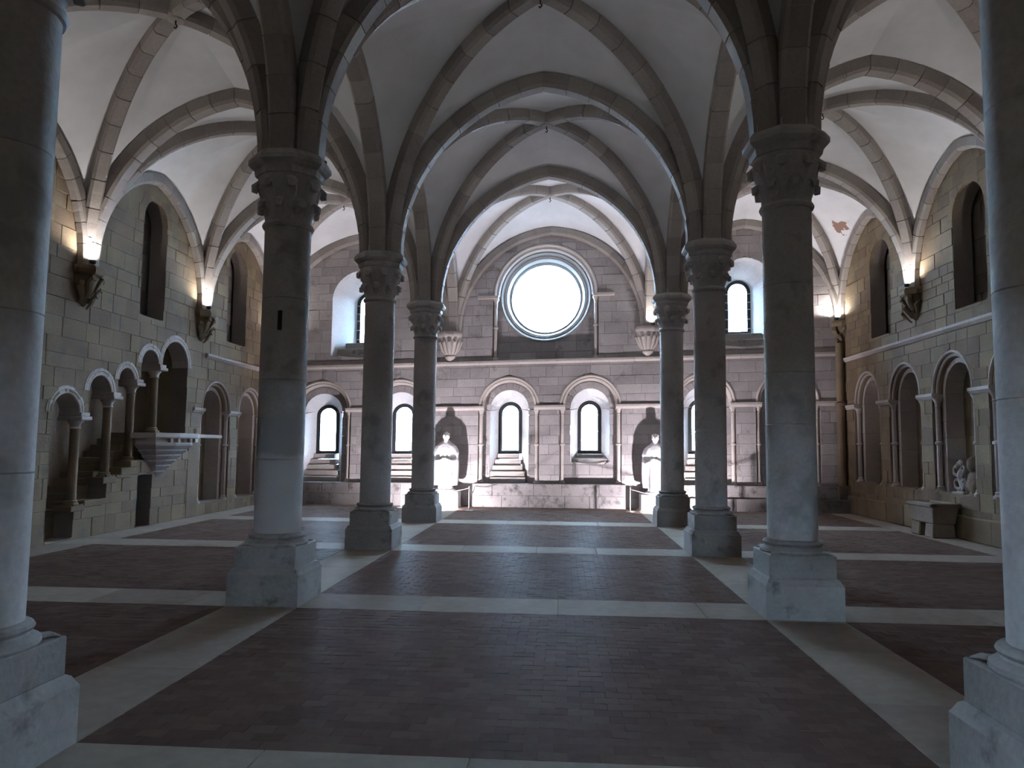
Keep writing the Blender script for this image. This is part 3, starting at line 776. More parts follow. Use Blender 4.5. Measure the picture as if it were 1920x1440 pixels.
for bx in range(3):
    for by in range(5):
        x0, x1, y0, y1 = XLN[bx], XLN[bx + 1], YL[by], YL[by + 1]
        cx, cy_ = (x0 + x1) / 2, (y0 + y1) / 2
        cor = [((x0, y0), bx, by), ((x1, y0), bx + 1, by), ((x1, y1), bx + 1, by + 1), ((x0, y1), bx, by + 1)]
        # diagonals
        for a, b in ((0, 2), (1, 3)):
            rib('diagonal_rib', [(cor[a][0], (cx, cy_), r0_at(*cor[a][1:]), BOSS), (cor[b][0], (cx, cy_), r0_at(*cor[b][1:]), BOSS)], w=0.34)
        for e in range(4):
            (p, pi1, pj1), (q, qi1, qj1) = cor[e], cor[(e + 1) % 4]
            mid = ((p[0] + q[0]) / 2, (p[1] + q[1]) / 2)
            if e in (0, 2):   # edges along x
                wallrib = (e == 0 and by == 0) or (e == 2 and by == 4); apex = WR_APEX if wallrib else APX_T
            else:
                wallrib = (e == 3 and bx == 0) or (e == 1 and bx == 2); apex = SIDE_APEX if wallrib else APX_A
            dep = 0.26 if wallrib else RD - .03
            cell = MB()
            for (c0, ci, cj) in ((p, pi1, pj1), (q, qi1, qj1)):
                rr = r0_at(ci, cj); rb = 0.33 if wallrib and e in (0, 2) else (0.3 if wallrib else rr)
                Eb = E_curve(c0, mid, rb, apex, dep, NT); Ed = E_curve(c0, (cx, cy_), rr, BOSS, RD - .03, NT)
                NSs = 8; V = []; F = []
                for t in range(NT + 1):
                    for s in range(NSs + 1):
                        f = s / NSs; P = Eb[t] * (1 - f) + Ed[t] * f
                        P[2] += 0.13 * sin(pi * f) * (t / NT) * 0.6
                        V.append(tuple(P))
                for t in range(NT):
                    for s in range(NSs):
                        F.append((t * 9 + s, t * 9 + s + 1, t * 9 + 10 + s, t * 9 + 9 + s))
                cell.add(V, F)
            cell.mk('vault_cell', M_WEB, ceil, smooth=True)
            # the ribs themselves, once per edge
            if wallrib:
                sh = (0.0, 0.0)
                k = 0.10
                sh = {0: (0, k), 2: (0, -k), 3: (k, 0), 1: (-k, 0)}[e]
                rb = 0.33 if e in (0, 2) else 0.3
                rib('wall_rib', [(p, mid, rb, apex), (q, mid, rb, apex)], w=0.26, dep=0.3, shift=sh, nv=9)
            elif e == 0: rib('transverse_arch', [(p, mid, r0_at(pi1, pj1), apex), (q, mid, r0_at(qi1, qj1), apex)], w=0.40)
            elif e == 1: rib('arcade_arch', [(p, mid, r0_at(pi1, pj1), apex), (q, mid, r0_at(qi1, qj1), apex)], w=0.40, nv=8)
allv = []
for ri, (nm, cm, ms) in enumerate(RIBS):
    for V, F in ms: allv.append((seen_size([D(v) for v in V]), ri, V, F))
allv.sort(key=lambda a: -a[0])
top = set(id(a) for a in allv[:300])
rest = {}
robj = [cm.mk(nm, M_RIB, ceil) for nm, cm, ms in RIBS]
for a in allv:
    if id(a) in top and a[0] > 60: mk('voussoir', a[2], a[3], M_RIB, robj[a[1]])
    else: rest.setdefault(a[1], MB()).add(a[2], a[3])
for ri, m in rest.items(): tag(m.mk('voussoirs', M_RIB, robj[ri]), kind='stuff')
# keystones with iron hooks
for bx in range(3):
    for by in range(5):
        cx, cy_ = (XLN[bx] + XLN[bx + 1]) / 2, (YL[by] + YL[by + 1]) / 2
        k = mk('keystone', *lathe([(0.16, BOSS - .03), (0.24, BOSS + .02), (0.24, BOSS + .3)], cx, cy_, 12), M_RIB, ceil)
        if by in (2, 3, 4):
            mk('hook', *tube([(cx, cy_, BOSS), (cx, cy_, BOSS - .10), (cx + .035, cy_, BOSS - .15), (cx, cy_, BOSS - .20), (cx - .03, cy_, BOSS - .17)], 0.016, 6), M_IRON, k)

# ------------------------------------------------------------------ columns
def crocket(z0, k=1.0, dr=0.0):
    pts = [(.34, z0), (.375, z0 + .10 * k), (.40, z0 + .20 * k), (.43, z0 + .28 * k), (.475, z0 + .31 * k), (.515, z0 + .275 * k), (.515, z0 + .215 * k), (.475, z0 + .20 * k)]
    return tube([(a + dr, 0, b) for a, b in pts], [.06 * k, .10 * k, .105 * k, .095 * k, .085 * k, .075 * k, .06 * k, .03 * k], 8, flat=[.5, .5, .55, .6, .7, .8, .9, 1])
def rotz(V, a):
    return [(x * cos(a) - y * sin(a), x * sin(a) + y * cos(a), z) for x, y, z in V]
def column(s, jy, label):
    X = s * XC
    def dd(V): return [(x, y, z + dz(X, z)) for x, y, z in V]
    root = empty('stone_column', (X, YL[jy], 0)); tag(root, label, 'column', 'columns of the nave arcades', 'thing')
    def part(name, VF, mat, par=root, smooth=False):
        me = bpy.data.meshes.new(name); me.from_pydata(dd(VF[0]), [], VF[1]); me.update(); me.materials.append(mat); finish(me, smooth)
        o = bpy.data.objects.new(name, me); col.objects.link(o); o.parent = par; ORG[o] = ORG[root]; return o
    h1, h2 = .54, .465
    V = []
    for h, z in ((h1, 0), (h1, .46), (h1 - .02, .49), (h2 + .03, .54), (h2 - .0, .56)): V += [(-h, -h, z), (h, -h, z), (h, h, z), (-h, h, z)]
    F = [(4 * i + a, 4 * i + (a + 1) % 4, 4 * i + 4 + (a + 1) % 4, 4 * i + 4 + a) for i in range(4) for a in range(4)] + [(0, 1, 2, 3), (16, 17, 18, 19)]
    part('plinth', (V, F), M_BASE)
    part('plinth_block', cbox(-h2, h2, -h2, h2, .555, .87, .012), M_BASE)
    part('base_moulding', lathe([(.46, .865), (.475, .89), (.47, .92), (.43, .945), (.40, .955), (.395, .975), (.42, .99), (.43, 1.01), (.415, 1.035), (.375, 1.05)], n=40), M_BASE, smooth=True)
    for k in range(4):
        a = pi / 4 + k * pi / 2
        part('corner_leaf', (rotz(tube([(.44, 0, .89), (.53, 0, .895), (.60, 0, .875)], [.07, .055, .02], 8, flat=[.5, .5, .5])[0], a), tube([(0, 0, 0), (1, 0, 0), (2, 0, 0)], .1, 8)[1]), M_BASE, smooth=True)
    zj = [1.05, 2.45 + .25 * s, 3.45, 4.75, 5.90]
    for a, b in zip(zj[:-1], zj[1:]):
        part('drum', lathe([(.352, a + .001), (.358, a + .008), (.358, b - .008), (.352, b - .001)], n=48), M_COL, smooth=True)
    part('necking', lathe([(.355, 5.885), (.385, 5.90), (.402, 5.94), (.385, 5.98), (.36, 5.995)], n=40), M_COL, smooth=True)
    cap = part('capital', lathe([(.36, 5.98), (.37, 6.15), (.40, 6.30), (.44, 6.48), (.48, 6.62), (.49, 6.70)], n=40), M_COL, smooth=True)
    lo = crocket(5.99, .95, -.045); hi = crocket(6.26, 1.1, .01)
    for k in range(8):
        part('crocket', (rotz(hi[0], k * pi / 4 + pi / 8), hi[1]), M_COL, cap, True)
        part('crocket', (rotz(lo[0], k * pi / 4), lo[1]), M_COL, cap, True)
    o8 = pi / 8
    part('abacus_moulding', lathe([(.47, 6.69), (.53, 6.72), (.545, 6.78), (.545, 6.82)], n=8, phase=o8), M_COL)
    part('abacus', lathe([(.545, 6.82), (.60, 6.85), (.645, 6.90), (.645, 6.97), (.58, 7.06)], n=8, phase=o8), M_COL)
    for k in range(8):
        a = k * pi / 4 + pi / 8 * (1.15 if k % 2 else .85)
        b = box(.40, .50, -.035, .035, 7.02, 7.20)
        part('stop_block', (rotz(b[0], a), b[1]), M_COL)
    return root
def copy_tree(o, loc, label):
    def rec(a, par):
        c = a.copy(); col.objects.link(c); c.parent = par; ORG[c] = loc
        for ch in list(a.children): rec(ch, c)
        return c
    c = rec(o, None); c.location = loc; c['label'] = label
    return c
colL = column(-1, 2, 'nearest whole grey column of the left row, with a patched lower shaft')
colR = column(1, 2, 'nearest whole grey column of the right row')
lab = {1: 'column cut off by the %s edge of the photo', 3: 'third column of the %s row, counting from the viewpoint', 4: 'last column of the %s row, nearest the far wall'}
for j in (1, 3, 4):
    copy_tree(colL, (-XC, YL[j], 0), lab[j] % 'left'); copy_tree(colR, (XC, YL[j], 0), lab[j] % 'right')
def patched():
    m = M_COL.copy(); m.name = 'patched_column_limestone'; nt = m.node_tree; N = nt.nodes; L = nt.links
    b = [n for n in N if n.type == 'BSDF_PRINCIPLED'][0]; src = b.inputs['Base Color'].links[0].from_socket
    g = N.new('ShaderNodeNewGeometry'); sp = N.new('ShaderNodeSeparateXYZ'); L.new(g.outputs['Position'], sp.inputs[0])
    nz = N.new('ShaderNodeTexNoise'); nz.inputs['Scale'].default_value = 5; nz.inputs['Detail'].default_value = 5; L.new(g.outputs['Position'], nz.inputs['Vector'])
    h = N.new('ShaderNodeMath'); h.operation = 'MULTIPLY_ADD'; L.new(nz.outputs[0], h.inputs[0]); h.inputs[1].default_value = .22; L.new(sp.outputs[2], h.inputs[2])
    def band(lo, hi, c, src):
        r = N.new('ShaderNodeValToRGB'); e = r.color_ramp.elements; mr = N.new('ShaderNodeMapRange'); mr.inputs[1].default_value = lo; mr.inputs[2].default_value = hi
        L.new(h.outputs[0], mr.inputs[0]); L.new(mr.outputs[0], r.inputs[0]); e[0].position = 0; e[0].color = (1, 1, 1, 1); e[1].position = 1; e[1].color = (0, 0, 0, 1)
        mx = N.new('ShaderNodeMix'); mx.data_type = 'RGBA'; L.new(r.outputs[0], mx.inputs['Factor']); L.new(src, mx.inputs['A']); mx.inputs['B'].default_value = (*c, 1); return mx.outputs['Result']
    c = band(2.86, 2.98, (.42, .40, .40), src); c = band(2.28, 2.36, (.62, .58, .57), c)
    L.new(c, b.inputs['Base Color']); return m
M_PATCH = patched()
for ch in colL.children:
    if ch.name.startswith('drum'):
        ch.material_slots[0].link = 'OBJECT'; ch.material_slots[0].material = M_PATCH
mk('hole_shade', *box(-XC + .02, -XC + .085, YL[2] - .362, YL[2] - .30, 4.22, 4.53), M_IRON, colL)  # near-black box standing in for the dark inside a small hole

# ------------------------------------------------------------------ corbels and their uplights
def corbel(loc, label, scale=1.0, broken=False, tip=5.85):
    root = empty('corbel', loc); tag(root, label, 'corbel', 'corbels carrying the vault ribs')
    x, y = loc[0], loc[1]
    S = scale; mt = M_SIDE if broken else M_TRIM
    mk('abacus', *lathe([(.44 * S, 6.80), (.50 * S, 6.84), (.52 * S, 6.90), (.52 * S, 6.95), (.47 * S, 7.04)], x, y, 8, phase=pi / 8), mt, root)
    mk('bell', *lathe([(.05, tip), (.12 * S, tip + .05), (.20 * S, tip + .14), (.22 * S, tip + .20), (.19 * S, tip + .26), (.27 * S, tip + .42), (.35 * S, tip + .62), (.40 * S, tip + .82), (.44 * S, 6.80)], x, y, 20), mt, root, smooth=True)
    if not broken:
        V, F = tube([(.20 * S, 0, tip + .28), (.33 * S, 0, tip + .45), (.40 * S, 0, tip + .66), (.47 * S, 0, tip + .80), (.50 * S, 0, tip + .74)], [.04, .07, .08, .07, .04], 8, flat=[.5] * 5)
        for k in range(12):
            a = k * pi / 6
            mk('leaf', [(p[0] + x, p[1] + y, p[2]) for p in rotz(V, a)], F, M_TRIM, root, smooth=True)
    else:
        base_a = pi if x > 0 else 0.0
        if abs(y - YE) < .5: base_a = -pi * .75 if x > 0 else -pi * .25
        for k, (da, sc, z0) in enumerate(((-1.1, .95, 6.18), (-.45, 1.1, 6.26), (.15, .8, 6.12), (.7, 1.05, 6.3), (1.25, .9, 6.2), (-.2, .7, 5.98))):
            V, F = tube([(.16 * S, 0, z0), (.30 * S, .02 * sc, z0 + .16 * sc), (.40 * S, -.02, z0 + .34 * sc), (.47 * S, .03, z0 + .44 * sc), (.49 * S, .02, z0 + .36 * sc)], [.05 * sc, .085 * sc, .10 * sc, .075 * sc, .04 * sc], 7, flat=[.6, .5, .6, .8, 1])
            mk('broken_leaf', [(p[0] + x, p[1] + y, p[2]) for p in rotz(V, base_a + da)], F, M_SIDE, root, smooth=True)
    return root
def uplight(loc, label, power, aim=None, tint=(1.0, 0.955, 0.93)):
    """small black uplight resting on a corbel, its lens facing up"""
    x, y, z = loc[0], loc[1], loc[2] + dz(loc[0], loc[2])
    root = empty('uplight', (x, y, z)); tag(root, label, 'lamp', 'uplights on the corbels')
    mk('housing', *[[(a + x, b + y, c + z) for a, b, c in lathe([(.05, 0), (.075, .02), (.085, .085), (.07, .085), (.06, .05)], n=14)[0]], lathe([(.05, 0), (.075, .02), (.085, .085), (.07, .085), (.06, .05)], n=14)[1]], M_LAMPBODY, root, deform=False, smooth=True)
    V, F = lathe([(.066, .055), (.066, .062)], n=14)
    mk('lens', [(a + x, b + y, c + z) for a, b, c in V], F, M_LENS, root, deform=False)
    l = bpy.data.lights.new('uplight_beam', 'SPOT'); l.energy = power * LAMP; l.color = tint; l.spot_size = radians(174); l.spot_blend = 0.6; l.shadow_soft_size = 0.06
    o = bpy.data.objects.new('uplight_beam', l); col.objects.link(o); o.parent = root; o.location = (0, 0, 0.10)
    d = Vector(aim or (0, 0, 1)); o.rotation_euler = d.to_track_quat('-Z', 'Y').to_euler()
PW = 260
for sx, side in ((-1, 'left'), (1, 'right')):
    for j, nm in ((1, 'first'), (2, 'second'), (3, 'third'), (4, 'fourth')):
        X = sx * XW
        if j == 1: lb = 'corbel on the %s wall level with the column cut off by the photo edge' % side
        elif j == 2: lb = 'corbel on the %s wall level with the nearest whole column' % side
        else: lb = 'broken carved corbel on the %s wall level with the %s column' % (side, nm if j == 3 else 'last')
        corbel((X, YL[j], 6.9), lb, .9, True, tip=6.05)
        uplight((X - sx * .40, YL[j] - .27, 7.05), 'uplight on the %s wall corbel level with the %s' % (side, {1: 'first', 2: 'second', 3: 'third', 4: 'last'}[j]), PW * {1: .9, 2: .55}.get(j, 1), (-sx * .2, 0, 1))  # the first pair is added out of view as fill for the near columns
    corbel((sx * (XW - .02), YE - .02, 6.9), 'corbel in the far corner of the %s aisle' % side, .85, True, tip=6.2)
    uplight((sx * (XW - .34), YE - .34, 7.05), 'uplight in the far corner of the %s aisle' % side, PW, (-sx * .2, -.2, 1))
    corbel((sx * XC + (-.12 if sx < 0 else -.05), YE, 6.9), 'carved leaf corbel %s of the round window' % side, 1.0)
uplight((XC + .12, YE - .40, 7.05), 'uplight on the leaf corbel to the right of the round window', PW * .9, (0, -.5, 1))
for sx, j, k, lb in ((1, 2, .5, 'small uplight on the capital of the nearest whole column of the right row'), (-1, 2, .25, 'small uplight added to brighten the nave vault, on the capital of the nearest whole column of the left row'),
                     (1, 3, .3, 'small uplight added to brighten the nave vault, on the capital of the third column of the right row'), (-1, 3, .3, 'small uplight added to brighten the nave vault, on the capital of the third column of the left row')):
    uplight((sx * (XC - .40), YL[j] + .33, 7.075), lb, PW * k, (-sx * .35, .35, 1), (0.93, 0.95, 1.0))  # left-row and third-column lamps are added fill for the nave vault
# corner shaft
cs = empty('corner_shaft', (XW - .22, YE - .2, 0)); tag(cs, 'slender round shaft in the far corner of the right aisle', 'shaft')
mk('shaft', *lathe([(.15, .95), (.15, 3.85)], XW - .22, YE - .2, 16), M_SIDE, cs, smooth=True)
mk('shaft_ring', *lathe([(.15, 3.83), (.20, 3.86), (.21, 3.9), (.20, 3.94), (.15, 3.97)], XW - .22, YE - .2, 16), M_SIDE, cs, smooth=True)
mk('shaft', *lathe([(.135, 3.95), (.135, 6.16)], XW - .22, YE - .2, 16), M_SIDE, cs, smooth=True)
m = MB()
for b in ((-.2, .2, -.2, .2, 0, .3), (-.2, .2, -.2, .2, .8, .95), (-.2, -.13, -.2, .2, .3, .8), (.13, .2, -.2, .2, .3, .8), (-.13, .13, .0, .2, .3, .8)):
    m.box(b[0] + XW - .22, b[1] + XW - .22, b[2] + YE - .3, b[3] + YE - .3, b[4], b[5])
m.mk('pedestal', M_SIDE, cs)

# ------------------------------------------------------------------ reader's pulpit with its stair, left wall
rg = random.Random(31)
pp = empty('pulpit', (-XW, 20.0, 0)); tag(pp, 'stone reading pulpit with a stair behind small stepped arches, left wall', 'pulpit')
for c, r, zsp, zb in pul:
    for prof in (roll(r + .02, -.005, .035), roll(r + .13, -.01, .03)):
        mk('arch_moulding', *ring_mould(LFT, c, zsp, prof, 16), M_TRIM, pp, smooth=True)
    for V, F in voussoirs_ring(LFT, c, zsp, r - .005, r + .2, -.02, .5, 9, rg): mk('arch_voussoir', V, F, M_TRIM, pp)
caps = [(17.78, 3.2, .86), (19.06, 3.83, 1.55), (20.1, 4.3, 1.96), (21.26, 4.88, 2.86)]
for u, zc, zb in caps:
    x, y, _ = LFT(u, .16, 0)
    P = mk('colonnette', *lathe([(.115, zb + .14), (.11, zc - .32)], x, y, 16), M_SIDE, pp, smooth=True)
    mk('base', *lathe([(.18, zb), (.18, zb + .05), (.14, zb + .09), (.15, zb + .12), (.115, zb + .15)], x, y, 16), M_SIDE, P, smooth=True)
    mk('capital', *lathe([(.11, zc - .33), (.14, zc - .31), (.115, zc - .28), (.13, zc - .2), (.20, zc - .1)], x, y, 16), M_TRIM, P, smooth=True)
    a0, a1 = sorted((LFT(0, -.14, 0)[0], LFT(0, .5, 0)[0]))
    mk('impost', *cbox(a0, a1, u - .21, u + .21, zc - .1, zc, .015), M_TRIM, P)
    a0, a1 = sorted((LFT(0, -.1, 0)[0], LFT(0, .5, 0)[0]))
    mk('impost', *cbox(a0, a1, u - .17, u + .17, zc, zc + .1, .012), M_TRIM, P)
# steps inside the wall passage
ns = 15
for k in range(ns):
    y0 = 16.75 + k * .29
    a0, a1 = sorted((LFT(0, 0.47, 0)[0], LFT(0, 1.7, 0)[0]))
    mk('step', *cbox(a0, a1, y0, 16.75 + (ns + 6) * .29, k * .19, (k + 1) * .19 - .004, .008), M_SIDE, pp)
# stepped coping blocks at the foot of the openings
for u0, u1, z0, z1 in ((17.5, 18.02, .72, .86), (18.0, 18.72, .80, .97), (18.72, 19.3, 1.38, 1.56), (19.3, 19.95, 1.50, 1.60), (19.5, 20.36, 1.58, 1.80), (19.93, 20.3, 1.80, 1.98)):
    a0, a1 = sorted((LFT(0, -.05, 0)[0], LFT(0, .45, 0)[0]))
    mk('coping_block', *cbox(a0, a1, u0, u1, z0, z1, .015), M_SIDE, pp)
# passage back and ends
a0, a1 = sorted((LFT(0, 1.35, 0)[0], LFT(0, 1.74, 0)[0]))
mk('passage_wall', *box(a0, a1, 16.0, 23.4, 0, 7), M_SIDE, pp)
a0, a1 = sorted((LFT(0, 0.4, 0)[0], LFT(0, 1.74, 0)[0]))
mk('passage_wall', *box(a0, a1, 22.95, 23.3, 0, 7), M_SIDE, pp)
mk('passage_wall', *box(a0, a1, 16.1, 16.5, 0, 7), M_SIDE, pp)
# corbelled pulpit floor: an inverted half pyramid of moulded courses
def plan(t):   # t 0 tip .. 1 full
    ty, tz = 21.35, 1.50
    full = [(20.05, .02), (20.45, -.42), (21.3, -.62), (22.3, -.62), (22.85, -.40), (22.98, .02)]
    return [(ty + (u - ty) * t, d * t + .02 * (1 - t)) for u, d in full]
ts = [0.06, .2, .34, .48, .62, .76, .90]; zz = [1.45, 1.66, 1.84, 2.0, 2.16, 2.32, 2.48]
for k in range(6):
    A = plan(ts[k]); B = plan(ts[k + 1]); n = 6
    V = [LFT(u, d, zz[k]) for u, d in A] + [LFT(u, d * 1.04, zz[k + 1] - .05) for u, d in B] + [LFT(u, d * 1.04, zz[k + 1] - .006) for u, d in B]
    F = [tuple(range(n)), tuple(range(2 * n, 3 * n))] + [(i + o, (i + 1) % n + o, n + (i + 1) % n + o, n + i + o) for o in (0, n) for i in range(n)]
    mk('corbel_course', V, F, M_BLOCK, pp)
A = plan(1.08)
V = [LFT(u, d, 2.66) for u, d in A] + [LFT(u, d * 1.03, 2.70) for u, d in A] + [LFT(u, d * 1.03, 2.82) for u, d in A]
F = [tuple(range(6)), tuple(range(12, 18))] + [(i + o, (i + 1) % 6 + o, 6 + (i + 1) % 6 + o, 6 + i + o) for o in (0, 6) for i in range(6)]
mk('balcony_slab', V, F, M_TRIM, pp)
A = plan(.9)
V = [LFT(u, d, 2.474) for u, d in A] + [LFT(u, d, 2.66) for u, d in A]
mk('balcony_bed', V, [tuple(range(6)), tuple(range(6, 12))] + [(i, (i + 1) % 6, 6 + (i + 1) % 6, 6 + i) for i in range(6)], M_TRIM, pp)
for k, (u, d) in enumerate(((21.0, -.56), (21.35, -.6), (21.7, -.6), (22.05, -.6), (22.4, -.58), (22.7, -.47), (22.88, -.3), (22.95, -.12))):
    x, y, _ = LFT(u, d, 0); mk('modillion', *cbox(x - .05, x + .05, y - .055, y + .055, 2.53, 2.66, .012), M_TRIM, pp)
a0, a1 = sorted((LFT(0, -.16, 0)[0], LFT(0, .3, 0)[0]))
mk('ledge', *cbox(a0, a1, 22.95, 25.15, 2.70, 2.82, .012), M_TRIM, pp)
mk('finial', *ell(*LFT(22.75, -.42, 2.92), .07, .07, .12, 8, 6), M_TRIM, pp)
mk('rubble_pier', *cbox(-XW - .3, -XW + .03, 23.1, 23.82, 0.0, 2.6, .02), M_SIDE, pp)
# doorway under the pulpit stair, its dark opening put in as near-black boards
dr = mk('door', *box(-XW - .46, -XW - .40, 20.34, 21.08, 0, 1.6), M_OPENING_DARK, pp)
for k in range(4): mk('shade_board', *cbox(-XW - .40, -XW - .385, 20.35 + k * .182, 20.35 + k * .182 + .176, 0.01, 1.57, .004), M_OPENING_DARK, dr)

# ------------------------------------------------------------------ stone trough and carved fragment by the right wall
tr = empty('stone_trough', (10.75, 21.9, 0)); tag(tr, 'worn brown stone trough on block feet against the right wall', 'trough')
def tap(x0, x1, y0, y1, z0, z1, k):
    V, F = cbox(x0, x1, y0, y1, z0, z1, .03); cx, cy_ = (x0 + x1) / 2, (y0 + y1) / 2
    return [(cx + (v[0] - cx) * (k + (1 - k) * (v[2] - z0) / (z1 - z0)), cy_ + (v[1] - cy_) * (k + (1 - k) * (v[2] - z0) / (z1 - z0)), v[2]) for v in V], F
mk('basin', *tap(10.55, 11.25, 21.2, 22.75, .36, .86, .84), M_TROUGH, tr)
for a in ((10.52, 10.66, 21.16, 22.79), (11.14, 11.28, 21.16, 22.79)): mk('rim', *cbox(a[0], a[1], a[2], a[3], .78, .90, .025), M_TROUGH, tr)
for a in ((21.16, 21.32), (22.63, 22.79)): mk('rim', *cbox(10.52, 11.28, a[0], a[1], .78, .90, .025), M_TROUGH, tr)
for y0 in (21.36, 22.16):
    mk('foot', *tap(10.62, 11.18, y0, y0 + .46, 0.0, .365, 1.12), M_TROUGH, tr)
def remesh(o, vox, smooth=3):
    md = o.modifiers.new('remesh', 'REMESH'); md.mode = 'VOXEL'; md.voxel_size = vox; md.use_smooth_shade = True
    s = o.modifiers.new('smooth', 'SMOOTH'); s.iterations = smooth; s.factor = 0.5
fr_ = empty('carved_fragment', (11.62, 21.7, 1.12)); tag(fr_, 'pale carved heraldic fragment with scrollwork standing in the right wall niche', 'carving')
m = MB(); fx, fy, fz = 11.58, 21.72, 1.12
m.add(*cbox(fx - .12, fx + .2, fy - .32, fy + .32, fz - .01, fz + .06, .01))
m.add(*ell(fx + .05, fy, fz + .4, .09, .2, .32)); m.add(*ell(fx, fy, fz + .5, .1, .1, .14))
for s in (-1, 1):
    m.add(*tube([(fx, fy + s * .05, fz + .1), (fx - .05, fy + s * .2, fz + .16), (fx - .03, fy + s * .27, fz + .3), (fx - .02, fy + s * .2, fz + .38), (fx - .04, fy + s * .14, fz + .32)], [.05, .045, .045, .04, .03], 8))
    m.add(*tube([(fx, fy + s * .1, fz + .45), (fx - .06, fy + s * .24, fz + .52), (fx - .03, fy + s * .29, fz + .66), (fx - .02, fy + s * .2, fz + .74), (fx - .05, fy + s * .15, fz + .66)], [.05, .045, .045, .04, .03], 8))
    m.add(*ell(fx - .02, fy + s * .1, fz + .78, .05, .05, .07))
m.add(*ell(fx, fy, fz + .82, .06, .08, .08))
remesh(m.mk('relief', M_BLOCK, fr_), .018, 2)
f2 = MB(); gx, gy = 11.64, 21.10
f2.add(*ell(gx, gy, fz + .32, .2, .24, .34)); f2.add(*ell(gx - .03, gy + .02, fz + .78, .17, .17, .22)); f2.add(*ell(gx - .08, gy - .14, fz + .2, .12, .1, .22)); f2.add(*ell(gx - .08, gy + .14, fz + .2, .12, .1, .22)); f2.add(*cbox(gx - .15, gx + .15, gy - .25, gy + .25, fz - .01, fz + .08, .02))
sp = empty('worn_sculpture', (gx, gy, fz)); tag(sp, 'worn dark sculpture stump beside the carved fragment in the right wall niche', 'sculpture')
remesh(f2.mk('body', M_TROUGH, sp), .025, 3)

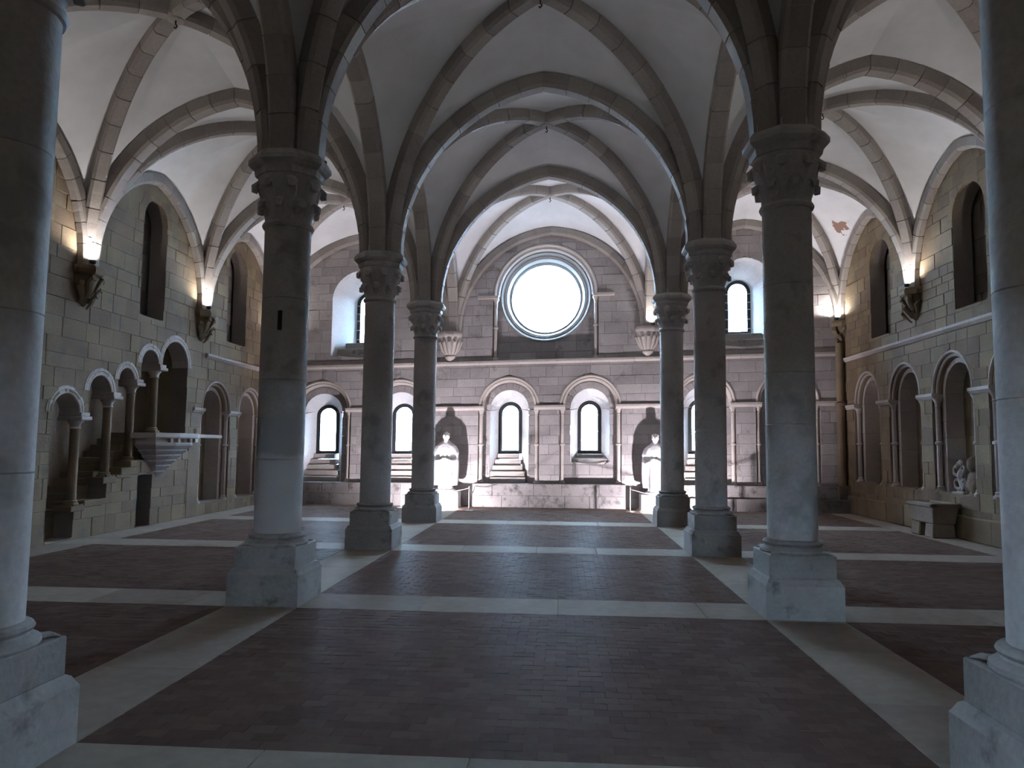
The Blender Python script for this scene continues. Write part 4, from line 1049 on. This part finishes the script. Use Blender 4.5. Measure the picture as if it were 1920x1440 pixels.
# ------------------------------------------------------------------ statues
def loft_rings(rings, n=48):
    """rings: (z, cx, cy, rx, ry, amp, k, ph)"""
    V = []; F = []
    for z, cx, cy_, rx, ry, amp, k, ph in rings:
        for i in range(n):
            a = 2 * pi * i / n; f = 1 + amp * sin(k * a + ph) + amp * .5 * sin((k * 2 - 3) * a + ph * 2)
            V.append((cx + rx * f * cos(a), cy_ + ry * f * sin(a), z))
    for j in range(len(rings) - 1):
        for i in range(n): F.append((j * n + i, j * n + (i + 1) % n, (j + 1) * n + (i + 1) % n, (j + 1) * n + i))
    F += [tuple(range(n)), tuple((len(rings) - 1) * n + i for i in range(n))]
    return V, F
def statue(loc, label, variant, rot):
    m = MB()
    m.add(*loft_rings([(.0, 0, 0, .40, .34, 0, 1, 0), (.07, 0, 0, .40, .34, 0, 1, 0), (.09, 0, 0, .36, .3, 0, 1, 0)]))
    # robe
    m.add(*loft_rings([(.06, 0, 0, .31, .26, .07, 11, .3), (.2, 0, 0, .27, .23, .07, 11, .3), (.6, 0, 0, .26, .22, .06, 11, .5), (0.9, 0, 0, .29, .22, .05, 11, .6), (1.15, 0, 0, .38, .21, .03, 11, .6), (1.35, 0, 0, .41, .2, .02, 11, .6), (1.62, 0, 0.01, .30, .19, .01, 9, 0), (1.78, 0, .01, .27, .17, 0, 9, 0), (1.86, 0, .01, .15, .13, 0, 9, 0), (1.95, 0, .01, .085, .09, 0, 9, 0)]))
    # scapular panel hanging down the front
    m.add(*loft_rings([(.14, 0, -.2, .20, .07, .06, 7, 0), (.7, 0, -.2, .19, .08, .06, 7, 0), (1.2, 0, -.2, .2, .09, .05, 7, 0), (1.5, 0, -.21, .22, .09, .04, 7, 0), (1.68, 0, -.17, .21, .085, .03, 7, 0), (1.84, 0, -.1, .13, .08, 0, 7, 0)]))
    # shoulder cape reaching the elbows
    m.add(*loft_rings([(1.44, 0, -.01, .49, .28, .03, 8, .4), (1.50, 0, -.01, .50, .28, .03, 8, .4), (1.64, 0, 0, .46, .25, .02, 8, .4), (1.76, 0, 0, .39, .21, .01, 8, .4), (1.85, 0, 0, .27, .17, 0, 8, 0), (1.92, 0, 0, .15, .13, 0, 8, 0)]))
    # hood collar
    m.add(*loft_rings([(1.82, 0, .03, .2, .18, .02, 6, 0), (1.9, 0, .03, .19, .17, .02, 6, 0), (1.97, 0, .03, .13, .13, 0, 6, 0)]))
    for s in (-1, 1):
        # upper arm, forearm, wide hanging sleeve
        m.add(*tube([(s * .30, .02, 1.58), (s * .40, .0, 1.42), (s * .41, -.04, 1.25), (s * .30, -.26, 1.16), (s * .15, -.35, 1.2 + (.05 if variant else 0))], [.09, .105, .10, .075, .05], 12))
        m.add(*loft_rings([(.24, s * .37, -.02, .10, .13, .07, 7, 1), (.5, s * .40, -.02, .115, .15, .07, 7, 1), (.9, s * .42, -.03, .11, .15, .05, 7, 1), (1.2, s * .42, -.04, .1, .13, .03, 7, 1), (1.33, s * .41, -.04, .07, .09, 0, 7, 1)], 28))
        # hand: palm, four fingers, thumb
        hx, hy, hz = s * .10, -.375, 1.22 + (.05 if variant else 0)
        m.add(*ell(hx, hy, hz, .055, .03, .05, 10, 8))
        for q in range(4):
            fz_ = hz + .035 - q * .023
            m.add(*tube([(hx - s * .03, hy - .005, fz_), (hx - s * .075, hy - .02, fz_ + .004), (hx - s * (.11 - abs(q - 1) * .008), hy - .012, fz_ + .012)], [.0125, .012, .009], 7))
        m.add(*tube([(hx - s * .0, hy, hz + .04), (hx - s * .035, hy - .03, hz + .07), (hx - s * .06, hy - .03, hz + .095)], [.014, .013, .009], 7))
    # neck and head (the head is carved over life size)
    hd = MB()
    m.add(*tube([(0, .01, 1.86), (0, .0, 2.02)], [.095, .085], 12))
    H = 2.12
    hd.add(*ell(0, .0, H, .095, .115, .14, 20, 14)); hd.add(*ell(0, -.03, H - .06, .075, .085, .085, 16, 10))
    hd.add(*tube([(0, -.105, H + .035), (0, -.135, H - .02), (0, -.115, H - .035)], [.016, .022, .018], 8))        # nose
    for s in (-1, 1):
        hd.add(*ell(s * .04, -.098, H + .035, .032, .022, .012, 10, 6)); hd.add(*ell(s * .037, -.093, H + .012, .019, .016, .013, 10, 6))   # brow, eye
        hd.add(*ell(s * .09, .0, H - .012, .016, .026, .034, 10, 6))                                              # ear
    hd.add(*ell(0, -.102, H - .065, .034, .02, .010, 10, 6)); hd.add(*ell(0, -.098, H - .085, .028, .02, .011, 10, 6)); hd.add(*ell(0, -.09, H - .12, .03, .03, .024, 10, 6))
    if not variant:
        for k in range(9):
            a = pi * (0.05 + .9 * k / 8); hd.add(*ell(.078 * cos(a), .02 + .095 * sin(a), H + .06, .026, .03, .042, 8, 6))   # ring of hair
        hd.add(*ell(0, -.07, H - .15, .055, .05, .07, 10, 8))     # beard
    else:
        for k in range(11):
            a = pi * (-0.1 + 1.2 * k / 10); hd.add(*ell(.078 * cos(a), .01 + .1 * sin(a), H + .075, .027, .03, .042, 8, 6))
    m.add([(x * 1.35, y * 1.3, 2.13 + (z - H) * 1.32) for x, y, z in hd.V], hd.F)
    c_, s_ = cos(rot), sin(rot)
    root = empty('statue', loc); tag(root, label, 'statue', 'white statues before the far wall')
    V = [(x * c_ - y * s_ + loc[0], x * s_ + y * c_ + loc[1], z * 1.0 + loc[2]) for x, y, z in m.V]
    o = mk('figure', V, m.F, M_WHITE, root, deform=False)
    remesh(o, .014, 2)
    return root
def pedestal(x, y, label):
    root = empty('pedestal', (x, y, 0)); tag(root, label, 'pedestal', 'white statue pedestals')
    mk('block', *cbox(x - .54, x + .54, y - .45, y + .45, 0, .60, .015), M_PED, root, deform=False)
    mk('foot', *cbox(x - .56, x + .56, y - .47, y + .47, 0, .05, .01), M_PED, root, deform=False)
pedestal(-4.02, 29.05, 'white block pedestal under the left-hand statue')
pedestal(4.02, 29.05, 'white block pedestal under the right-hand statue')
statue((-4.02, 28.98, .60), 'white statue of a robed monk, left of the round window', 0, 0.0)
statue((4.05, 28.98, .60), 'white statue of a robed monk half hidden by a column, right of the round window', 1, -0.15)
def flood(x, y, tx, tz, label, power):
    root = empty('floodlight', (x, y, 0)); tag(root, label, 'floodlight', 'floodlights at the statues')
    m = MB(); m.add(*cbox(x - .16, x + .16, y - .07, y + .07, .07, .25, .012)); m.mk('housing', M_LAMPBODY, root, deform=False)
    mk('lens', *box(x - .13, x + .13, y + .071, y + .075, .095, .225), M_LENS, root, deform=False)
    for s in (-1, 1): mk('bracket', *box(x + s * .175 - .008, x + s * .175 + .008, y - .02, y + .02, 0, .17), M_STEEL, root, deform=False)
    mk('bracket', *box(x - .183, x + .183, y - .03, y + .03, 0, .012), M_STEEL, root, deform=False)
    l = bpy.data.lights.new('floodlight_beam', 'SPOT'); l.energy = power * FLOOD; l.color = (0.95, 0.90, 1.0); l.spot_size = radians(160); l.spot_blend = .5; l.shadow_soft_size = .05
    o = bpy.data.objects.new('floodlight_beam', l); col.objects.link(o); o.parent = root; o.location = (0, .10, .16)
    o.rotation_euler = Vector((tx - x, 29 - y, tz - .16)).to_track_quat('-Z', 'Y').to_euler()
flood(-4.13, 26.95, -4.0, 1.9, 'black floodlight on the floor before the left-hand statue', 900)
flood(4.3, 26.95, 4.05, 1.9, 'black floodlight on the floor before the right-hand statue', 900)
# rope barrier
def post(x, y, label):
    root = empty('barrier_post', (x, y, 0)); tag(root, label, 'barrier post', 'rope barrier posts')
    mk('base', *lathe([(.16, 0), (.16, .012), (.13, .02), (.03, .03)], x, y, 20), M_STEEL, root, deform=False, smooth=True)
    mk('pole', *lathe([(.02, .02), (.02, .86)], x, y, 12), M_STEEL, root, deform=False, smooth=True)
    mk('cap', *lathe([(.022, .84), (.03, .85), (.03, .88), (.015, .9)], x, y, 12), M_STEEL, root, deform=False, smooth=True)
def rope(a, b, label):
    pts = []; l = sqrt(sum((b[i] - a[i]) ** 2 for i in range(3))); e = [(b[i] - a[i]) / l * .034 for i in range(3)]
    a = [a[i] + e[i] for i in range(3)]; b = [b[i] - e[i] for i in range(3)]
    for k in range(13):
        t = k / 12; pts.append((a[0] + (b[0] - a[0]) * t, a[1] + (b[1] - a[1]) * t, a[2] + (b[2] - a[2]) * t - .22 * sin(pi * t)))
    o = mk('barrier_rope', *tube(pts, .012, 6), M_ROPE, deform=False, smooth=True); tag(o, label, 'rope', 'barrier ropes')
post(-2.9, 27.5, 'steel barrier post to the right of the left-hand statue'); post(-5.6, 28.3, 'steel barrier post to the left of the left-hand statue')
post(3.02, 28.2, 'steel barrier post to the left of the right-hand statue'); post(5.6, 28.0, 'steel barrier post to the right of the right-hand statue')
rope((-5.6, 28.3, .82), (-2.9, 27.5, .82), 'grey rope strung in front of the left-hand statue')
rope((-2.9, 27.5, .82), (-2.9, 29.28, .8), 'grey rope running back to the bench beside the left-hand statue')
rope((3.02, 28.2, .82), (5.6, 28.0, .82), 'grey rope strung in front of the right-hand statue')
